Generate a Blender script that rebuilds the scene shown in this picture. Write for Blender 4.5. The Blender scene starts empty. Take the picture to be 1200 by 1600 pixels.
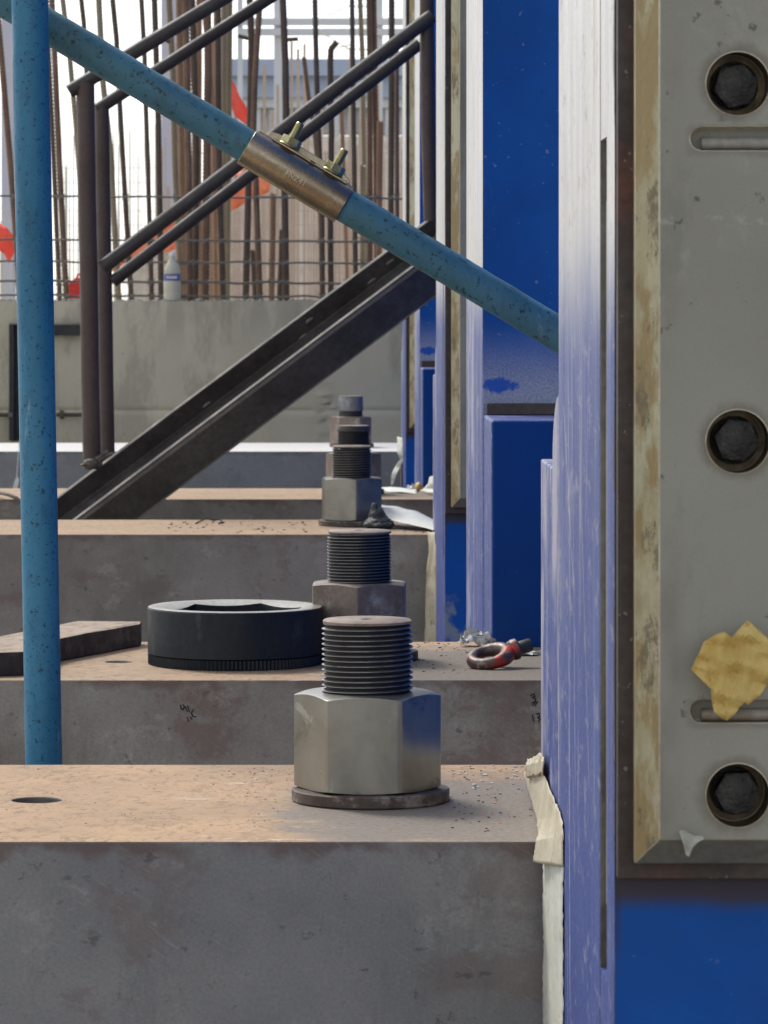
import bpy, bmesh, math, random
from mathutils import Vector, Matrix, noise

random.seed(7)
S = bpy.context.scene
COL = S.collection
R = math.radians
ZC = 1.738            # eye height
T = 1.200             # height of the beam tops
FPX = 6000.0

# ------------------------------------------------------------ camera, light
cam_d = bpy.data.cameras.new('camera')
cam = bpy.data.objects.new('camera', cam_d)
COL.objects.link(cam)
cam.location = (0, 0, ZC)
cam.rotation_euler = (R(90), 0, 0)
cam_d.sensor_width = 36
cam_d.sensor_fit = 'AUTO'
cam_d.lens = 36 * FPX / 1600
cam_d.shift_x = 63 / 1600
cam_d.shift_y = -317 / 1600
cam_d.clip_start = 0.05
cam_d.clip_end = 3000
cam_d.dof.use_dof = True
cam_d.dof.focus_distance = 4.6
cam_d.dof.aperture_fstop = 36
S.camera = cam

SUN_EL, SUN_AZ = 52.0, -38.0      # azimuth from +Y towards +X
w = bpy.data.worlds.new('World'); S.world = w; w.use_nodes = True
nt = w.node_tree
for n in list(nt.nodes): nt.nodes.remove(n)
sky = nt.nodes.new('ShaderNodeTexSky'); sky.sky_type = 'NISHITA'; sky.sun_disc = False
sky.sun_elevation = R(SUN_EL); sky.sun_rotation = R(SUN_AZ)
sky.air_density = 1.0; sky.dust_density = 1.0; sky.ozone_density = 1.0
hs = nt.nodes.new('ShaderNodeHueSaturation'); hs.inputs['Saturation'].default_value = 0.25
bg = nt.nodes.new('ShaderNodeBackground'); bg.inputs['Strength'].default_value = 0.12
wo = nt.nodes.new('ShaderNodeOutputWorld')
nt.links.new(sky.outputs[0], hs.inputs['Color']); nt.links.new(hs.outputs[0], bg.inputs['Color'])
nt.links.new(bg.outputs[0], wo.inputs['Surface'])
sd = bpy.data.lights.new('sun', 'SUN'); sd.energy = 1.3; sd.angle = R(14); sd.color = (1, .95, .87)
sun = bpy.data.objects.new('sun', sd); COL.objects.link(sun)
sdir = Vector((math.sin(R(SUN_AZ)) * math.cos(R(SUN_EL)), math.cos(R(SUN_AZ)) * math.cos(R(SUN_EL)), math.sin(R(SUN_EL))))
sun.rotation_euler = sdir.to_track_quat('Z', 'Y').to_euler()
sun.location = (0, 0, 10)
S.view_settings.view_transform = 'Standard'; S.view_settings.look = 'None'
S.view_settings.gamma = 1; S.view_settings.use_curve_mapping = False
S.view_settings.exposure = 1.0

# ------------------------------------------------------------ helpers
def P(px, py, d):
    return Vector(((px - 537) * d / FPX, d, ZC - (py - 483) * d / FPX))

def tag(o, label=None, cat=None, group=None, kind=None):
    if label: o['label'] = label
    if cat: o['category'] = cat
    if group: o['group'] = group
    if kind: o['kind'] = kind
    return o

def empty(name, loc, label, cat, group=None):
    o = bpy.data.objects.new(name, None); COL.objects.link(o)
    o.location = loc; o.empty_display_size = .05
    return tag(o, label, cat, group)

def link(name, me, mats, parent=None, loc=None, smooth=False, bevel=0, seg=2):
    if not isinstance(mats, (list, tuple)): mats = [mats]
    for m in mats: me.materials.append(m)
    o = bpy.data.objects.new(name, me); COL.objects.link(o)
    if parent: o.parent = parent
    if loc is not None: o.location = loc
    if smooth is True:
        me.polygons.foreach_set('use_smooth', [True] * len(me.polygons))
    elif smooth:
        me.polygons.foreach_set('use_smooth', [True] * len(me.polygons))
        me.set_sharp_from_angle(angle=R(smooth))
    if bevel:
        b = o.modifiers.new('bevel', 'BEVEL'); b.width = bevel; b.segments = seg
        b.limit_method = 'ANGLE'; b.angle_limit = R(35)
        b.harden_normals = False
    return o

def mesh(verts, faces):
    me = bpy.data.meshes.new('m'); me.from_pydata([tuple(v) for v in verts], [], faces)
    bm = bmesh.new(); bm.from_mesh(me); bmesh.ops.recalc_face_normals(bm, faces=bm.faces)
    bm.to_mesh(me); bm.free(); me.update()
    return me

def from_bm(bm):
    me = bpy.data.meshes.new('m'); bm.to_mesh(me); bm.free(); return me

def box_vf(x0, x1, y0, y1, z0, z1):
    v = [(x, y, z) for z in (z0, z1) for y in (y0, y1) for x in (x0, x1)]
    f = [(0, 2, 3, 1), (4, 5, 7, 6), (0, 1, 5, 4), (2, 6, 7, 3), (0, 4, 6, 2), (1, 3, 7, 5)]
    return v, f

def box(*a):
    return mesh(*box_vf(*a))

def boxes(lst):
    V, F = [], []
    for a in lst:
        v, f = box_vf(*a); n = len(V); V += v; F += [tuple(i + n for i in q) for q in f]
    return mesh(V, F)

def prism(poly, axis, a0, a1):
    """poly: 2-D outline; axis 'x' -> poly is (y,z); 'z' -> (x,y); 'y' -> (x,z)"""
    def mk(p, a):
        return {'x': (a, p[0], p[1]), 'y': (p[0], a, p[1]), 'z': (p[0], p[1], a)}[axis]
    n = len(poly)
    V = [mk(p, a0) for p in poly] + [mk(p, a1) for p in poly]
    F = [tuple(range(n)), tuple(range(2 * n - 1, n - 1, -1))]
    F += [(i, (i + 1) % n, n + (i + 1) % n, n + i) for i in range(n)]
    return mesh(V, F)

def frame_of(d):
    d = d.normalized()
    a = Vector((0, 1, 0)) if abs(d.y) < .9 else Vector((1, 0, 0))
    u = d.cross(a).normalized(); v = d.cross(u).normalized()
    return u, v

def tube(pts, r, n=20, cap=True, jitter=0, rs=None, seed=0):
    pts = [Vector(p) for p in pts]; V, F = [], []
    u0, v0 = frame_of(pts[-1] - pts[0])
    for i, p in enumerate(pts):
        t = (pts[min(i + 1, len(pts) - 1)] - pts[max(i - 1, 0)]).normalized()
        u = (u0 - t * u0.dot(t)).normalized(); v = t.cross(u).normalized()
        rr = rs[i] if rs else r
        for k in range(n):
            a = 2 * math.pi * k / n
            q = rr
            if jitter: q += jitter * noise.noise(Vector((math.cos(a) * 1.5 + seed, math.sin(a) * 1.5, i * .8)))
            V.append(p + u * q * math.cos(a) + v * q * math.sin(a))
    for i in range(len(pts) - 1):
        for k in range(n):
            F.append((i * n + k, i * n + (k + 1) % n, (i + 1) * n + (k + 1) % n, (i + 1) * n + k))
    if cap:
        F.append(tuple(range(n - 1, -1, -1))); F.append(tuple((len(pts) - 1) * n + k for k in range(n)))
    return mesh(V, F)

def line(a, b, n):
    a, b = Vector(a), Vector(b)
    return [a.lerp(b, i / n) for i in range(n + 1)]

def lathe(prof, n=48, closed=False, hexfn=None):
    V, F = [], []
    for (r, z) in prof:
        for k in range(n):
            a = 2 * math.pi * k / n
            V.append((r * math.cos(a), r * math.sin(a), z))
    m = len(prof)
    for i in range(m - 1 if not closed else m):
        j = (i + 1) % m
        for k in range(n):
            F.append((i * n + k, i * n + (k + 1) % n, j * n + (k + 1) % n, j * n + k))
    if not closed:
        F.append(tuple(range(n - 1, -1, -1))); F.append(tuple((m - 1) * n + k for k in range(n)))
    return mesh(V, F)

def cut(o, cutter_me):
    c = bpy.data.objects.new('cutter', cutter_me); COL.objects.link(c)
    c.parent = o.parent; c.matrix_basis = o.matrix_basis.copy()
    m = o.modifiers.new('b', 'BOOLEAN'); m.object = c; m.operation = 'DIFFERENCE'; m.solver = 'EXACT'
    dg = bpy.context.evaluated_depsgraph_get(); dg.update()
    me = bpy.data.meshes.new_from_object(o.evaluated_get(dg))
    o.modifiers.remove(m); old = o.data; o.data = me
    bpy.data.objects.remove(c); bpy.data.meshes.remove(cutter_me)

# ------------------------------------------------------------ material nodes
class NG:
    def __init__(s, name):
        s.m = bpy.data.materials.new(name); s.m.use_nodes = True; s.t = s.m.node_tree
        s.b = s.t.nodes['Principled BSDF']
        s.tc = s.t.nodes.new('ShaderNodeTexCoord')
        s.n = 0
    def val(s, sock, v):
        if isinstance(v, bpy.types.NodeSocket): s.t.links.new(v, sock)
        elif isinstance(v, (tuple, list)) and len(v) == 3 and sock.type == 'RGBA': sock.default_value = (*v, 1)
        else: sock.default_value = v
    def vec(s, scale=(1, 1, 1), off=(0, 0, 0), rot=(0, 0, 0)):
        n = s.t.nodes.new('ShaderNodeMapping'); s.t.links.new(s.tc.outputs['Object'], n.inputs[0])
        n.inputs['Scale'].default_value = scale; n.inputs['Location'].default_value = off; n.inputs['Rotation'].default_value = rot
        return n.outputs[0]
    def noise(s, scale, detail=6, rough=.6, st=(1, 1, 1), off=None, dist=0, rot=(0, 0, 0), tex=False):
        n = s.t.nodes.new('ShaderNodeTexNoise'); s.n += 1
        off = off if off is not None else (s.n * 3.7, s.n * 1.9, s.n * 5.3)
        s.t.links.new(s.vec(st, off, rot), n.inputs['Vector'])
        if tex: n.inputs['Vector'].links[0].from_node.vector_type = 'TEXTURE'
        n.inputs['Scale'].default_value = scale; n.inputs['Detail'].default_value = detail
        n.inputs['Roughness'].default_value = rough; n.inputs['Distortion'].default_value = dist
        return n.outputs['Fac']
    def voro(s, scale, st=(1, 1, 1)):
        n = s.t.nodes.new('ShaderNodeTexVoronoi'); s.t.links.new(s.vec(st), n.inputs['Vector'])
        n.inputs['Scale'].default_value = scale; return n.outputs['Distance']
    def ramp(s, x, a, b, to0=0., to1=1.):
        n = s.t.nodes.new('ShaderNodeMapRange'); n.interpolation_type = 'SMOOTHSTEP'
        s.val(n.inputs['Value'], x); n.inputs['From Min'].default_value = a; n.inputs['From Max'].default_value = b
        n.inputs['To Min'].default_value = to0; n.inputs['To Max'].default_value = to1
        return n.outputs[0]
    def math(s, op, a, b=0.):
        n = s.t.nodes.new('ShaderNodeMath'); n.operation = op; s.val(n.inputs[0], a); s.val(n.inputs[1], b); return n.outputs[0]
    def mix(s, f, a, b):
        n = s.t.nodes.new('ShaderNodeMix'); n.data_type = 'RGBA'
        s.val(n.inputs[0], f); s.val(n.inputs[6], a); s.val(n.inputs[7], b); return n.outputs[2]
    def xyz(s):
        n = s.t.nodes.new('ShaderNodeSeparateXYZ'); s.t.links.new(s.tc.outputs['Object'], n.inputs[0]); return n.outputs
    def bump(s, h, strength=.3, dist=.001):
        n = s.t.nodes.new('ShaderNodeBump'); n.inputs['Strength'].default_value = strength
        n.inputs['Distance'].default_value = dist; s.val(n.inputs['Height'], h)
        s.t.links.new(n.outputs[0], s.b.inputs['Normal'])
    def out(s, color, rough=.6, metal=0., **k):
        s.val(s.b.inputs['Base Color'], color); s.val(s.b.inputs['Roughness'], rough); s.val(s.b.inputs['Metallic'], metal)
        for a, v in k.items(): s.val(s.b.inputs[a.replace('_', ' ')], v)
        return s.m

def worn(name, c1, c2, scale=6, rough=(.5, .75), metal=0., bumpd=.0006, bscale=120, stains=(), specks=None, st=(1, 1, 1), bstr=.5, **k):
    """stains: (colour, scale, threshold, softness, stretch, amount)"""
    g = NG(name)
    c = g.mix(g.ramp(g.noise(scale, 8, .65, st), .3, .7), c1, c2)
    for (col, sc, th, so, stt, am) in stains:
        f = g.ramp(g.noise(sc, 8, .68, stt), th - so, th + so, 0, am)
        c = g.mix(f, c, col)
    if specks:
        col, sc, th, am = specks
        f = g.ramp(g.noise(sc, 3, .5), th, th + .05, 0, am); c = g.mix(f, c, col)
    fine = g.noise(bscale, 6, .65)
    c = g.mix(g.ramp(fine, .35, .7, 0, .42), c, tuple(x * .4 for x in c1))
    r = g.ramp(g.noise(scale * 3, 6, .6), .3, .7, rough[0], rough[1])
    g.bump(fine, bstr, bumpd)
    return g.out(c, r, metal, **k)

M = {}
# front faces of the beams: grey mill steel with rust-red smears
def beam_face(name, c1, c2, red, amt, grimy=(.035, .028, .025)):
    g = NG(name)
    c = g.mix(g.ramp(g.noise(5, 8, .6), .3, .7), c1, c2)
    c = g.mix(g.ramp(g.noise(5, 10, .72, (1, 1, 1.5), dist=.5), .52, .60, 0, amt), c, red)
    c = g.mix(g.ramp(g.noise(9, 10, .75, (1, 1, 1.2)), .55, .64, 0, .45), c, tuple(x * 1.45 for x in c2))
    c = g.mix(g.ramp(g.noise(3, 10, .75, (1.6, 1, .5)), .50, .62, 0, .4), c, tuple(x * .62 for x in c1))
    c = g.mix(g.ramp(g.noise(45, 8, .8), .60, .66, 0, .7), c, tuple(x * .35 for x in c1))
    # run of stain just under the top edge
    z = g.xyz()[2]
    ed = g.math('ADD', z, g.math('MULTIPLY', g.noise(22, 6, .6), .06))
    c = g.mix(g.math('MULTIPLY', g.ramp(ed, .012, .026), g.ramp(g.noise(9, 4, .5), .42, .56, 0, .75)), c, (red[0] * .8, red[1] * .8, red[2] * .8))
    c = g.mix(g.ramp(g.noise(26, 6, .6, (1, 1, 2)), .64, .72, 0, .5), c, grimy)
    # fine diagonal scratches
    sc = g.noise(14, 5, .7, (.05, 1, 1), rot=(0, R(-55), 0), tex=True)
    sc = g.math('ADD', g.math('MULTIPLY', sc, 1.), 0.)
    c = g.mix(g.math('MULTIPLY', g.ramp(sc, .57, .66, 0, .45), g.ramp(g.noise(4, 3, .5), .42, .56)), c, (.32, .32, .31))
    fine = g.noise(260, 5, .7)
    c = g.mix(g.ramp(fine, .3, .7, 0, .32), c, tuple(x * .5 for x in c1))
    g.bump(g.math('ADD', fine, g.math('MULTIPLY', sc, .6)), .35, .0008)
    return g.out(c, g.ramp(g.noise(12), .3, .7, .42, .62), .25)
M['face1'] = beam_face('mill_steel_grey', (.19, .192, .198), (.28, .277, .275), (.17, .105, .09), .38)
M['face2'] = beam_face('mill_steel_brown', (.29, .245, .20), (.42, .385, .33), (.24, .145, .115), .65)
M['face3'] = beam_face('mill_steel_dark', (.22, .195, .17), (.32, .295, .26), (.20, .13, .11), .5)
M['face5'] = beam_face('primer_grey', (.20, .21, .225), (.25, .26, .27), (.17, .17, .17), .5)

def beam_top(name, tan, tan2, dust, r0, whitish=0.0, xo=.04):
    g = NG(name)
    c = g.mix(g.ramp(g.noise(7, 7, .6, (.6, 1, 1)), .3, .7), tan, tan2)
    fib = g.noise(20, 8, .75, (1.0, .8, 1), dist=1.6)
    c = g.mix(g.ramp(fib, .52, .62, 0, .55), c, tuple(x * .5 for x in tan))
    fib2 = g.noise(58, 7, .8, (1, .5, 1), dist=1.5)
    c = g.mix(g.ramp(fib2, .53, .59, 0, .65), c, tuple(x * .45 for x in tan2))
    c = g.mix(g.ramp(g.noise(46, 6, .75, (1, .6, 1), dist=1.2), .59, .66, 0, .4), c, (.50, .39, .26))
    # dusty grey zone round the bolt and to the right of it
    X, Y, Z = g.xyz()
    dx = g.math('MULTIPLY', g.math('MAXIMUM', g.math('MULTIPLY', g.math('SUBTRACT', X, xo), -1.0), g.math('MULTIPLY', g.math('SUBTRACT', X, xo), .25)), 1.0)
    dd = g.math('SQRT', g.math('ADD', g.math('POWER', dx, 2.), g.math('POWER', g.math('MULTIPLY', g.math('ADD', Y, .09), .52), 2.)))
    dd = g.math('ADD', dd, g.math('MULTIPLY', g.math('SUBTRACT', g.noise(14, 6, .6), .5), .16))
    dm = g.ramp(dd, r0 * .65, r0 * 1.15, 1, 0)
    dn = g.mix(g.ramp(g.noise(150, 4, .7), .35, .65), dust, tuple(x * .7 for x in dust))
    dn = g.mix(g.ramp(g.noise(30, 6, .7), .58, .7, 0, .5), dn, tuple(x * .5 for x in dust))
    c = g.mix(dm, c, dn)
    wm = g.math('MULTIPLY', g.ramp(g.noise(26, 7, .75, (.6, 2.5, 1), dist=1.), .60, .66, 0, .8), g.ramp(dd, r0 * .4, r0 * 1.3, 0, 1))
    wm = g.math('MULTIPLY', wm, g.ramp(dd, r0 * 1.3, r0 * 2.2, 1, .12))
    c = g.mix(wm, c, (.62, .62, .6))
    if whitish: c = g.mix(whitish, c, (.72, .72, .70))
    g.bump(g.math('ADD', fib, g.noise(200, 4, .7)), .6, .0012)
    return g.out(c, .78, 0.)
TAN, TAN2, DUST = (.47, .305, .17), (.37, .245, .145), (.24, .205, .17)
M['top1'] = beam_top('rusty_top_near', TAN, TAN2, DUST, .16)
M['top2'] = beam_top('rusty_top_second', (.43, .285, .17), (.34, .24, .155), (.20, .165, .125), .17, xo=.10)
M['top3'] = beam_top('rusty_top_far', (.42, .28, .165), (.35, .24, .15), (.24, .19, .14), .10)
M['top5'] = beam_top('whitewashed_top', (.5, .45, .4), (.45, .4, .35), (.35, .33, .3), .08, whitish=.7)

# columns -------------------------------------------------
def streak_side(name, near=True, k=1.0):
    g = NG(name)
    X, Y, Z = g.xyz()
    zz = g.math('ADD', g.math('SUBTRACT', Z, ZC), g.math('MULTIPLY', g.math('SUBTRACT', g.noise(3, 5, .6, (1, 1, .6)), .5), .16))
    low = g.ramp(zz, -.05, .10, 1, 0)
    silver = g.mix(g.ramp(g.noise(5, 6, .6, (1, 3, .5)), .3, .7), (.66, .65, .63), (.50, .49, .47))
    pur = g.mix(g.ramp(g.noise(3.5, 9, .72, (1, 1.6, .45), dist=.8), .38, .62), (.030, .056, .22), (.085, .12, .30))
    pur = g.mix(g.ramp(g.noise(3.2, 5, .6, (1, .5, 1.6)), .52, .64, 0, .6), pur, (.25, .24, .34))
    pur = g.mix(g.ramp(zz, -.46, -.12, .75, 0), pur, (.016, .045, .23))
    c = g.mix(low, silver, pur)
    c = g.mix(g.ramp(g.noise(5, 8, .8, (1, 2.6, .22), dist=1.0), .57, .66, 0, .5), c, (.46, .46, .52))
    c = g.mix(g.ramp(g.noise(7, 5, .7, (1, 4, .3)), .62, .68, 0, .5), c, (.10, .11, .22))
    c = g.mix(g.math('MULTIPLY', g.ramp(g.noise(60, 5, .7, (1, 1, 1)), .56, .64, 0, .7), g.math('MULTIPLY', g.ramp(zz, .02, .14), g.ramp(g.noise(5, 3, .5, (1, 2, .4)), .5, .62))), c, (.28, .22, .13))
    c = g.mix(g.math('MULTIPLY', g.ramp(g.noise(4, 3, .5, (1, 3, .4)), .60, .66, 0, .7), g.ramp(zz, .0, .1)), c, (.50, .44, .32))
    # individual long scratches
    for (y1, z1, y2, z2, w_, a_) in ((.70, -.08, .52, -.26, .0030, .75), (.62, -.05, .58, -.30, .0040, .5), (.78, -.30, .76, -.62, .004, .7), (.66, .10, .60, -.10, .003, .4),
                                     (.42, -.16, .30, -.42, .0025, .6), (.83, .35, .80, -.02, .004, .5), (.30, -.02, .36, -.2, .002, .5), (.55, -.40, .50, -.52, .002, .5), (1.0, -.2, .985, -.6, .005, .6), (.60, -.30, .585, -.66, .004, .8), (.56, -.0, .50, -.45, .003, .5), (.47, .3, .53, .12, .003, .35)):
        L_ = math.hypot(y2 - y1, z2 - z1); ny, nz = (z2 - z1) / L_, -(y2 - y1) / L_
        dd = g.math('ABSOLUTE', g.math('ADD', g.math('MULTIPLY', g.math('SUBTRACT', Y, y1), ny), g.math('MULTIPLY', g.math('SUBTRACT', g.math('SUBTRACT', Z, ZC), z1), nz)))
        zc_ = g.math('ABSOLUTE', g.math('SUBTRACT', g.math('SUBTRACT', Z, ZC), (z1 + z2) / 2))
        mk = g.math('MULTIPLY', g.ramp(dd, w_ * .4, w_, a_, 0), g.ramp(zc_, abs(z2 - z1) / 2 * .8, abs(z2 - z1) / 2, 1, 0))
        mk = g.math('MULTIPLY', mk, g.ramp(g.noise(30, 4, .7), .35, .55, .3, 1))
        c = g.mix(mk, c, (.62, .60, .60))
    f = g.noise(240, 4, .7)
    c = g.mix(g.ramp(f, .4, .7, 0, .35), c, (.3, .3, .38))
    blot = g.noise(38, 6, .75, (1, .35, 1))
    c = g.mix(g.ramp(blot, .54, .64, 0, .35), c, (.42, .40, .42))
    c = g.mix(g.ramp(g.noise(52, 6, .75, (1, .3, .6)), .58, .66, 0, .4), c, (.12, .12, .17))
    g.bump(g.math('ADD', g.math('MULTIPLY', g.noise(18, 6, .7, (1, .6, .4)), .5), g.math('MULTIPLY', f, .5)), .3, .0007)
    c = g.mix(g.math('MULTIPLY', g.ramp(Y, .006, .020, 1, 0), g.ramp(g.noise(16, 7, .75, (1, 1, .35)), .47, .55, 0, .9)), c, (.045, .035, .03))
    c = g.mix(g.math('MULTIPLY', g.ramp(Y, .70, .82, 0, .6), g.ramp(g.noise(7, 6, .7, (1, 1, .5)), .45, .6)), c, (.50, .48, .52))
    return g.out(c, g.ramp(g.noise(9, 5, .6, (1, 5, .3)), .3, .7, .42, .6), g.ramp(zz, -.1, .15, .0, .45), Specular_IOR_Level=.18)
M['side'] = streak_side('brushed_steel_with_blue_overspray')

def blue(name, zspray=None, c=(.000, .060, .29), c2=(.000, .075, .36), rust=0):
    g = NG(name)
    X, Y, Z = g.xyz()
    k = g.mix(g.ramp(g.noise(5, 6, .6), .35, .65), c, c2)
    k = g.mix(g.ramp(g.noise(13, 7, .7), .62, .72, 0, .45), k, (.002, .018, .07))
    k = g.mix(g.ramp(g.noise(70, 6, .75), .62, .68, 0, .55), k, (.06, .13, .36))
    k = g.mix(g.ramp(g.noise(14, 9, .8, (1, 1, .25)), .60, .68, 0, .5), k, (.03, .11, .40))
    k = g.mix(g.ramp(g.noise(90, 3, .5), .70, .74, 0, .5), k, (.22, .28, .42))
    if zspray:
        z0, z1 = zspray
        zz = g.math('ADD', g.math('SUBTRACT', Z, ZC), g.math('MULTIPLY', g.math('SUBTRACT', g.noise(4, 3, .5), .5), .07))
        m = g.ramp(zz, z0, z1, .82, 0)
        k = g.mix(m, k, g.mix(g.ramp(g.noise(300, 2, .5), .4, .6), (.23, .27, .42), (.36, .38, .47)))
        # one bare brush mark left in the overspray
        e = g.math('ADD', g.math('POWER', g.math('MULTIPLY', g.math('SUBTRACT', X, .262 - .2335), 28.), 2.),
                   g.math('POWER', g.math('MULTIPLY', g.math('ADD', g.math('SUBTRACT', Z, ZC), .128), 62.), 2.))
        e = g.math('ADD', e, g.math('MULTIPLY', g.math('SUBTRACT', g.noise(26, 7, .7), .5), 3.2))
        k = g.mix(g.ramp(e, .35, .8, .95, 0), k, (.006, .075, .42))
    if rust:
        # bare grimy band round the bolted plate
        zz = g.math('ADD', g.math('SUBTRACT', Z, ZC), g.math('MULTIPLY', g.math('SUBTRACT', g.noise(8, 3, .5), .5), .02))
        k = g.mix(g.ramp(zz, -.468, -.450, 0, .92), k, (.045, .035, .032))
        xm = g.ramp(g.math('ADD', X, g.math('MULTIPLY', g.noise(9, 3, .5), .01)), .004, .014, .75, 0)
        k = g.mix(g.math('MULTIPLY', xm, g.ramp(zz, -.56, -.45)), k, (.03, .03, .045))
        k = g.mix(g.math('MULTIPLY', g.ramp(g.noise(11, 6, .6), .5, .58, 0, .8), g.ramp(zz, -.66, -.60, 1, 0) if rust == 2 else 0.), k, (.22, .24, .28))
    f = g.noise(170, 4, .7)
    g.bump(g.math('ADD', f, g.math('MULTIPLY', g.noise(12, 3, .5), 2.)), .3, .0006)
    return g.out(k, g.ramp(g.noise(14), .3, .7, .42, .6), 0., Specular_IOR_Level=.22)
M['blue'] = blue('blue_paint')
M['blue_spray'] = blue('blue_paint_oversprayed', (-.165, -.015))
M['blue_rust'] = blue('blue_paint_grimy', rust=1)
M['blue_patch'] = blue('blue_paint_peeling', rust=2)
M['blue_deep'] = blue('deep_blue_paint', c=(.000, .050, .24), c2=(.000, .056, .265))

def panel_mat():
    g = NG('grey_primed_plate')
    X, Y, Z = g.xyz()
    c = g.mix(g.ramp(g.noise(3.5, 5, .55), .3, .7), (.235, .23, .198), (.285, .28, .245))
    c = g.mix(g.ramp(g.noise(8, 8, .65, (1, 1, .6), dist=.5), .57, .64, 0, .3), c, (.38, .375, .335))
    c = g.mix(g.ramp(g.noise(11, 8, .7, (1, 1, .6)), .57, .66, 0, .45), c, (.19, .19, .165))
    c = g.mix(g.ramp(g.noise(48, 7, .7), .64, .68, 0, .8), c, (.08, .075, .065))
    c = g.mix(g.math('MULTIPLY', g.ramp(g.noise(75, 5, .7), .5, .6, 0, .6), g.ramp(g.math('ABSOLUTE', g.math('SUBTRACT', Z, ZC + .068)), .002, .005, 1, 0)), c, (.36, .36, .33))
    # grime along the left border of the flat
    c = g.mix(g.math('MULTIPLY', g.ramp(X, .034, .055, .5, 0), g.ramp(g.noise(12, 5, .6, (1, 1, .5)), .4, .65)), c, (.12, .105, .08))
    # oil grime round the recesses and slots
    for hz_ in (.172, -.101, -.371):
        rr_ = g.math('SQRT', g.math('ADD', g.math('POWER', g.math('SUBTRACT', X, .0908), 2.), g.math('POWER', g.math('SUBTRACT', Z, ZC + hz_), 2.)))
        rr_ = g.math('ADD', rr_, g.math('MULTIPLY', g.math('SUBTRACT', g.noise(40, 6, .7), .5), .02))
        c = g.mix(g.ramp(rr_, .0245, .034, .6, 0), c, (.12, .105, .08))
    for sz_ in (.130, -.3067):
        q_ = g.math('ADD', g.math('ABSOLUTE', g.math('SUBTRACT', Z, ZC + sz_ - .002)), g.math('MULTIPLY', g.math('SUBTRACT', g.noise(50, 6, .7), .5), .012))
        c = g.mix(g.math('MULTIPLY', g.ramp(q_, .009, .014, .55, 0), g.ramp(X, .048, .056)), c, (.17, .155, .13))
    f = g.noise(420, 3, .6)
    c = g.mix(g.ramp(f, .35, .7, 0, .12), c, (.14, .14, .12))
    g.bump(g.math('ADD', f, g.math('MULTIPLY', g.noise(18, 3, .5), 1.5)), .3, .0005)
    return g.out(c, .5, .0, Specular_IOR_Level=.35)
M['panel'] = panel_mat()
def chamfer_mat():
    g = NG('ground_chamfer')
    X, Y, Z = g.xyz()
    c = g.mix(g.ramp(g.noise(9, 8, .7, (1, 1, .4)), .38, .62), (.44, .42, .30), (.27, .25, .155))
    c = g.mix(g.ramp(g.noise(7, 7, .7, (2, 1, .6)), .46, .54, 0, .85), c, (.22, .15, .055))
    c = g.mix(g.math('MULTIPLY', g.ramp(g.noise(3, 3, .5, (1, 1, 1)), .45, .6, 0, .75), g.ramp(g.math('ABSOLUTE', g.math('ADD', g.math('SUBTRACT', Z, ZC), .03)), .02, .2, 1, .2)), c, (.33, .235, .10))
    c = g.mix(g.ramp(g.noise(24, 8, .8, (1.4, 1, .6)), .54, .61, 0, .8), c, (.11, .085, .05))
    g.bump(g.noise(50, 6, .7, (3, 1, 1), rot=(0, R(35), 0)), .6, .0012)
    return g.out(c, .42, .35)
M['chamfer'] = chamfer_mat()
M['panel_low'] = worn('plate_lower_chamfer_shaded', (.135, .13, .11), (.17, .165, .14), 8, (.45, .65), .1, stains=[((.07, .06, .045), 14, .6, .06, (1, 1, 1), .6)])  # darker base paints in the shade of the down-facing chamfer
M['backing'] = worn('rusty_backing_plate', (.050, .034, .030), (.080, .066, .060), 6, (.5, .7), .2, stains=[
    ((.16, .052, .03), 4, .60, .06, (1, 1, .6), .9), ((.03, .025, .022), 18, .6, .05, (1, 1, 1), .8)], specks=((.35, .32, .28), 160, .68, .6))
M['key_bar'] = worn('rust_streaked_key_bar', (.26, .255, .22), (.32, .31, .27), 8, (.45, .6), .1, stains=[((.20, .11, .05), 9, .52, .08, (.4, 1, 1), .8)])
M['groove'] = worn('groove_dirt', (.26, .25, .22), (.17, .16, .14), 12, (.7, .9), stains=[((.05, .045, .04), 14, .55, .08, (1, 1, .4), .8)])
M['black_hole'] = worn('oily_recess', (.14, .095, .045), (.05, .035, .02), 30, (.25, .45), .5)
M['black_bolt'] = worn('blackened_bolt', (.035, .035, .036), (.07, .068, .066), 60, (.22, .42), .6, stains=[((.10, .10, .10), 60, .62, .04, (1, 1, 1), .6)], bumpd=.005, bscale=90, bstr=1.)
M['rim'] = worn('bare_metal_rim', (.5, .47, .38), (.4, .36, .28), 30, (.3, .4), .8)
# bolts
def nut_mat(name, c1, c2, brown, amt):
    g = NG(name)
    c = g.mix(g.ramp(g.noise(10, 6, .6, (1, 1, .7), dist=.8), .3, .7), c1, c2)
    c = g.mix(g.ramp(g.noise(13, 8, .7, dist=.5), .56, .64, 0, amt), c, brown)
    c = g.mix(g.ramp(g.noise(15, 8, .7, dist=1.), .60, .68, 0, .55), c, tuple(min(1, x * 1.5) for x in c2))
    sc = g.noise(22, 5, .7, (1, 1, .3), rot=(R(25), R(18), 0))
    f = g.noise(300, 4, .7)
    g.bump(g.math('ADD', g.math('ADD', f, sc), g.math('MULTIPLY', g.noise(16, 4, .5), .6)), .14, .0006)
    return g.out(c, g.ramp(g.noise(12, 6, .6), .3, .7, .27, .40), g.ramp(g.noise(9, 6, .6), .35, .65, 1., .8))
M['nut'] = nut_mat('galvanised_nut', (.21, .208, .188), (.33, .328, .295), (.15, .135, .105), .7)
M['nut_brown'] = worn('rusty_nut', (.27, .22, .18), (.20, .15, .12), 9, (.4, .55), .25, stains=[((.48, .45, .40), 12, .56, .06, (1, 1, .7), .85), ((.11, .075, .06), 9, .55, .08, (1, 1, .7), .7)])
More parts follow.
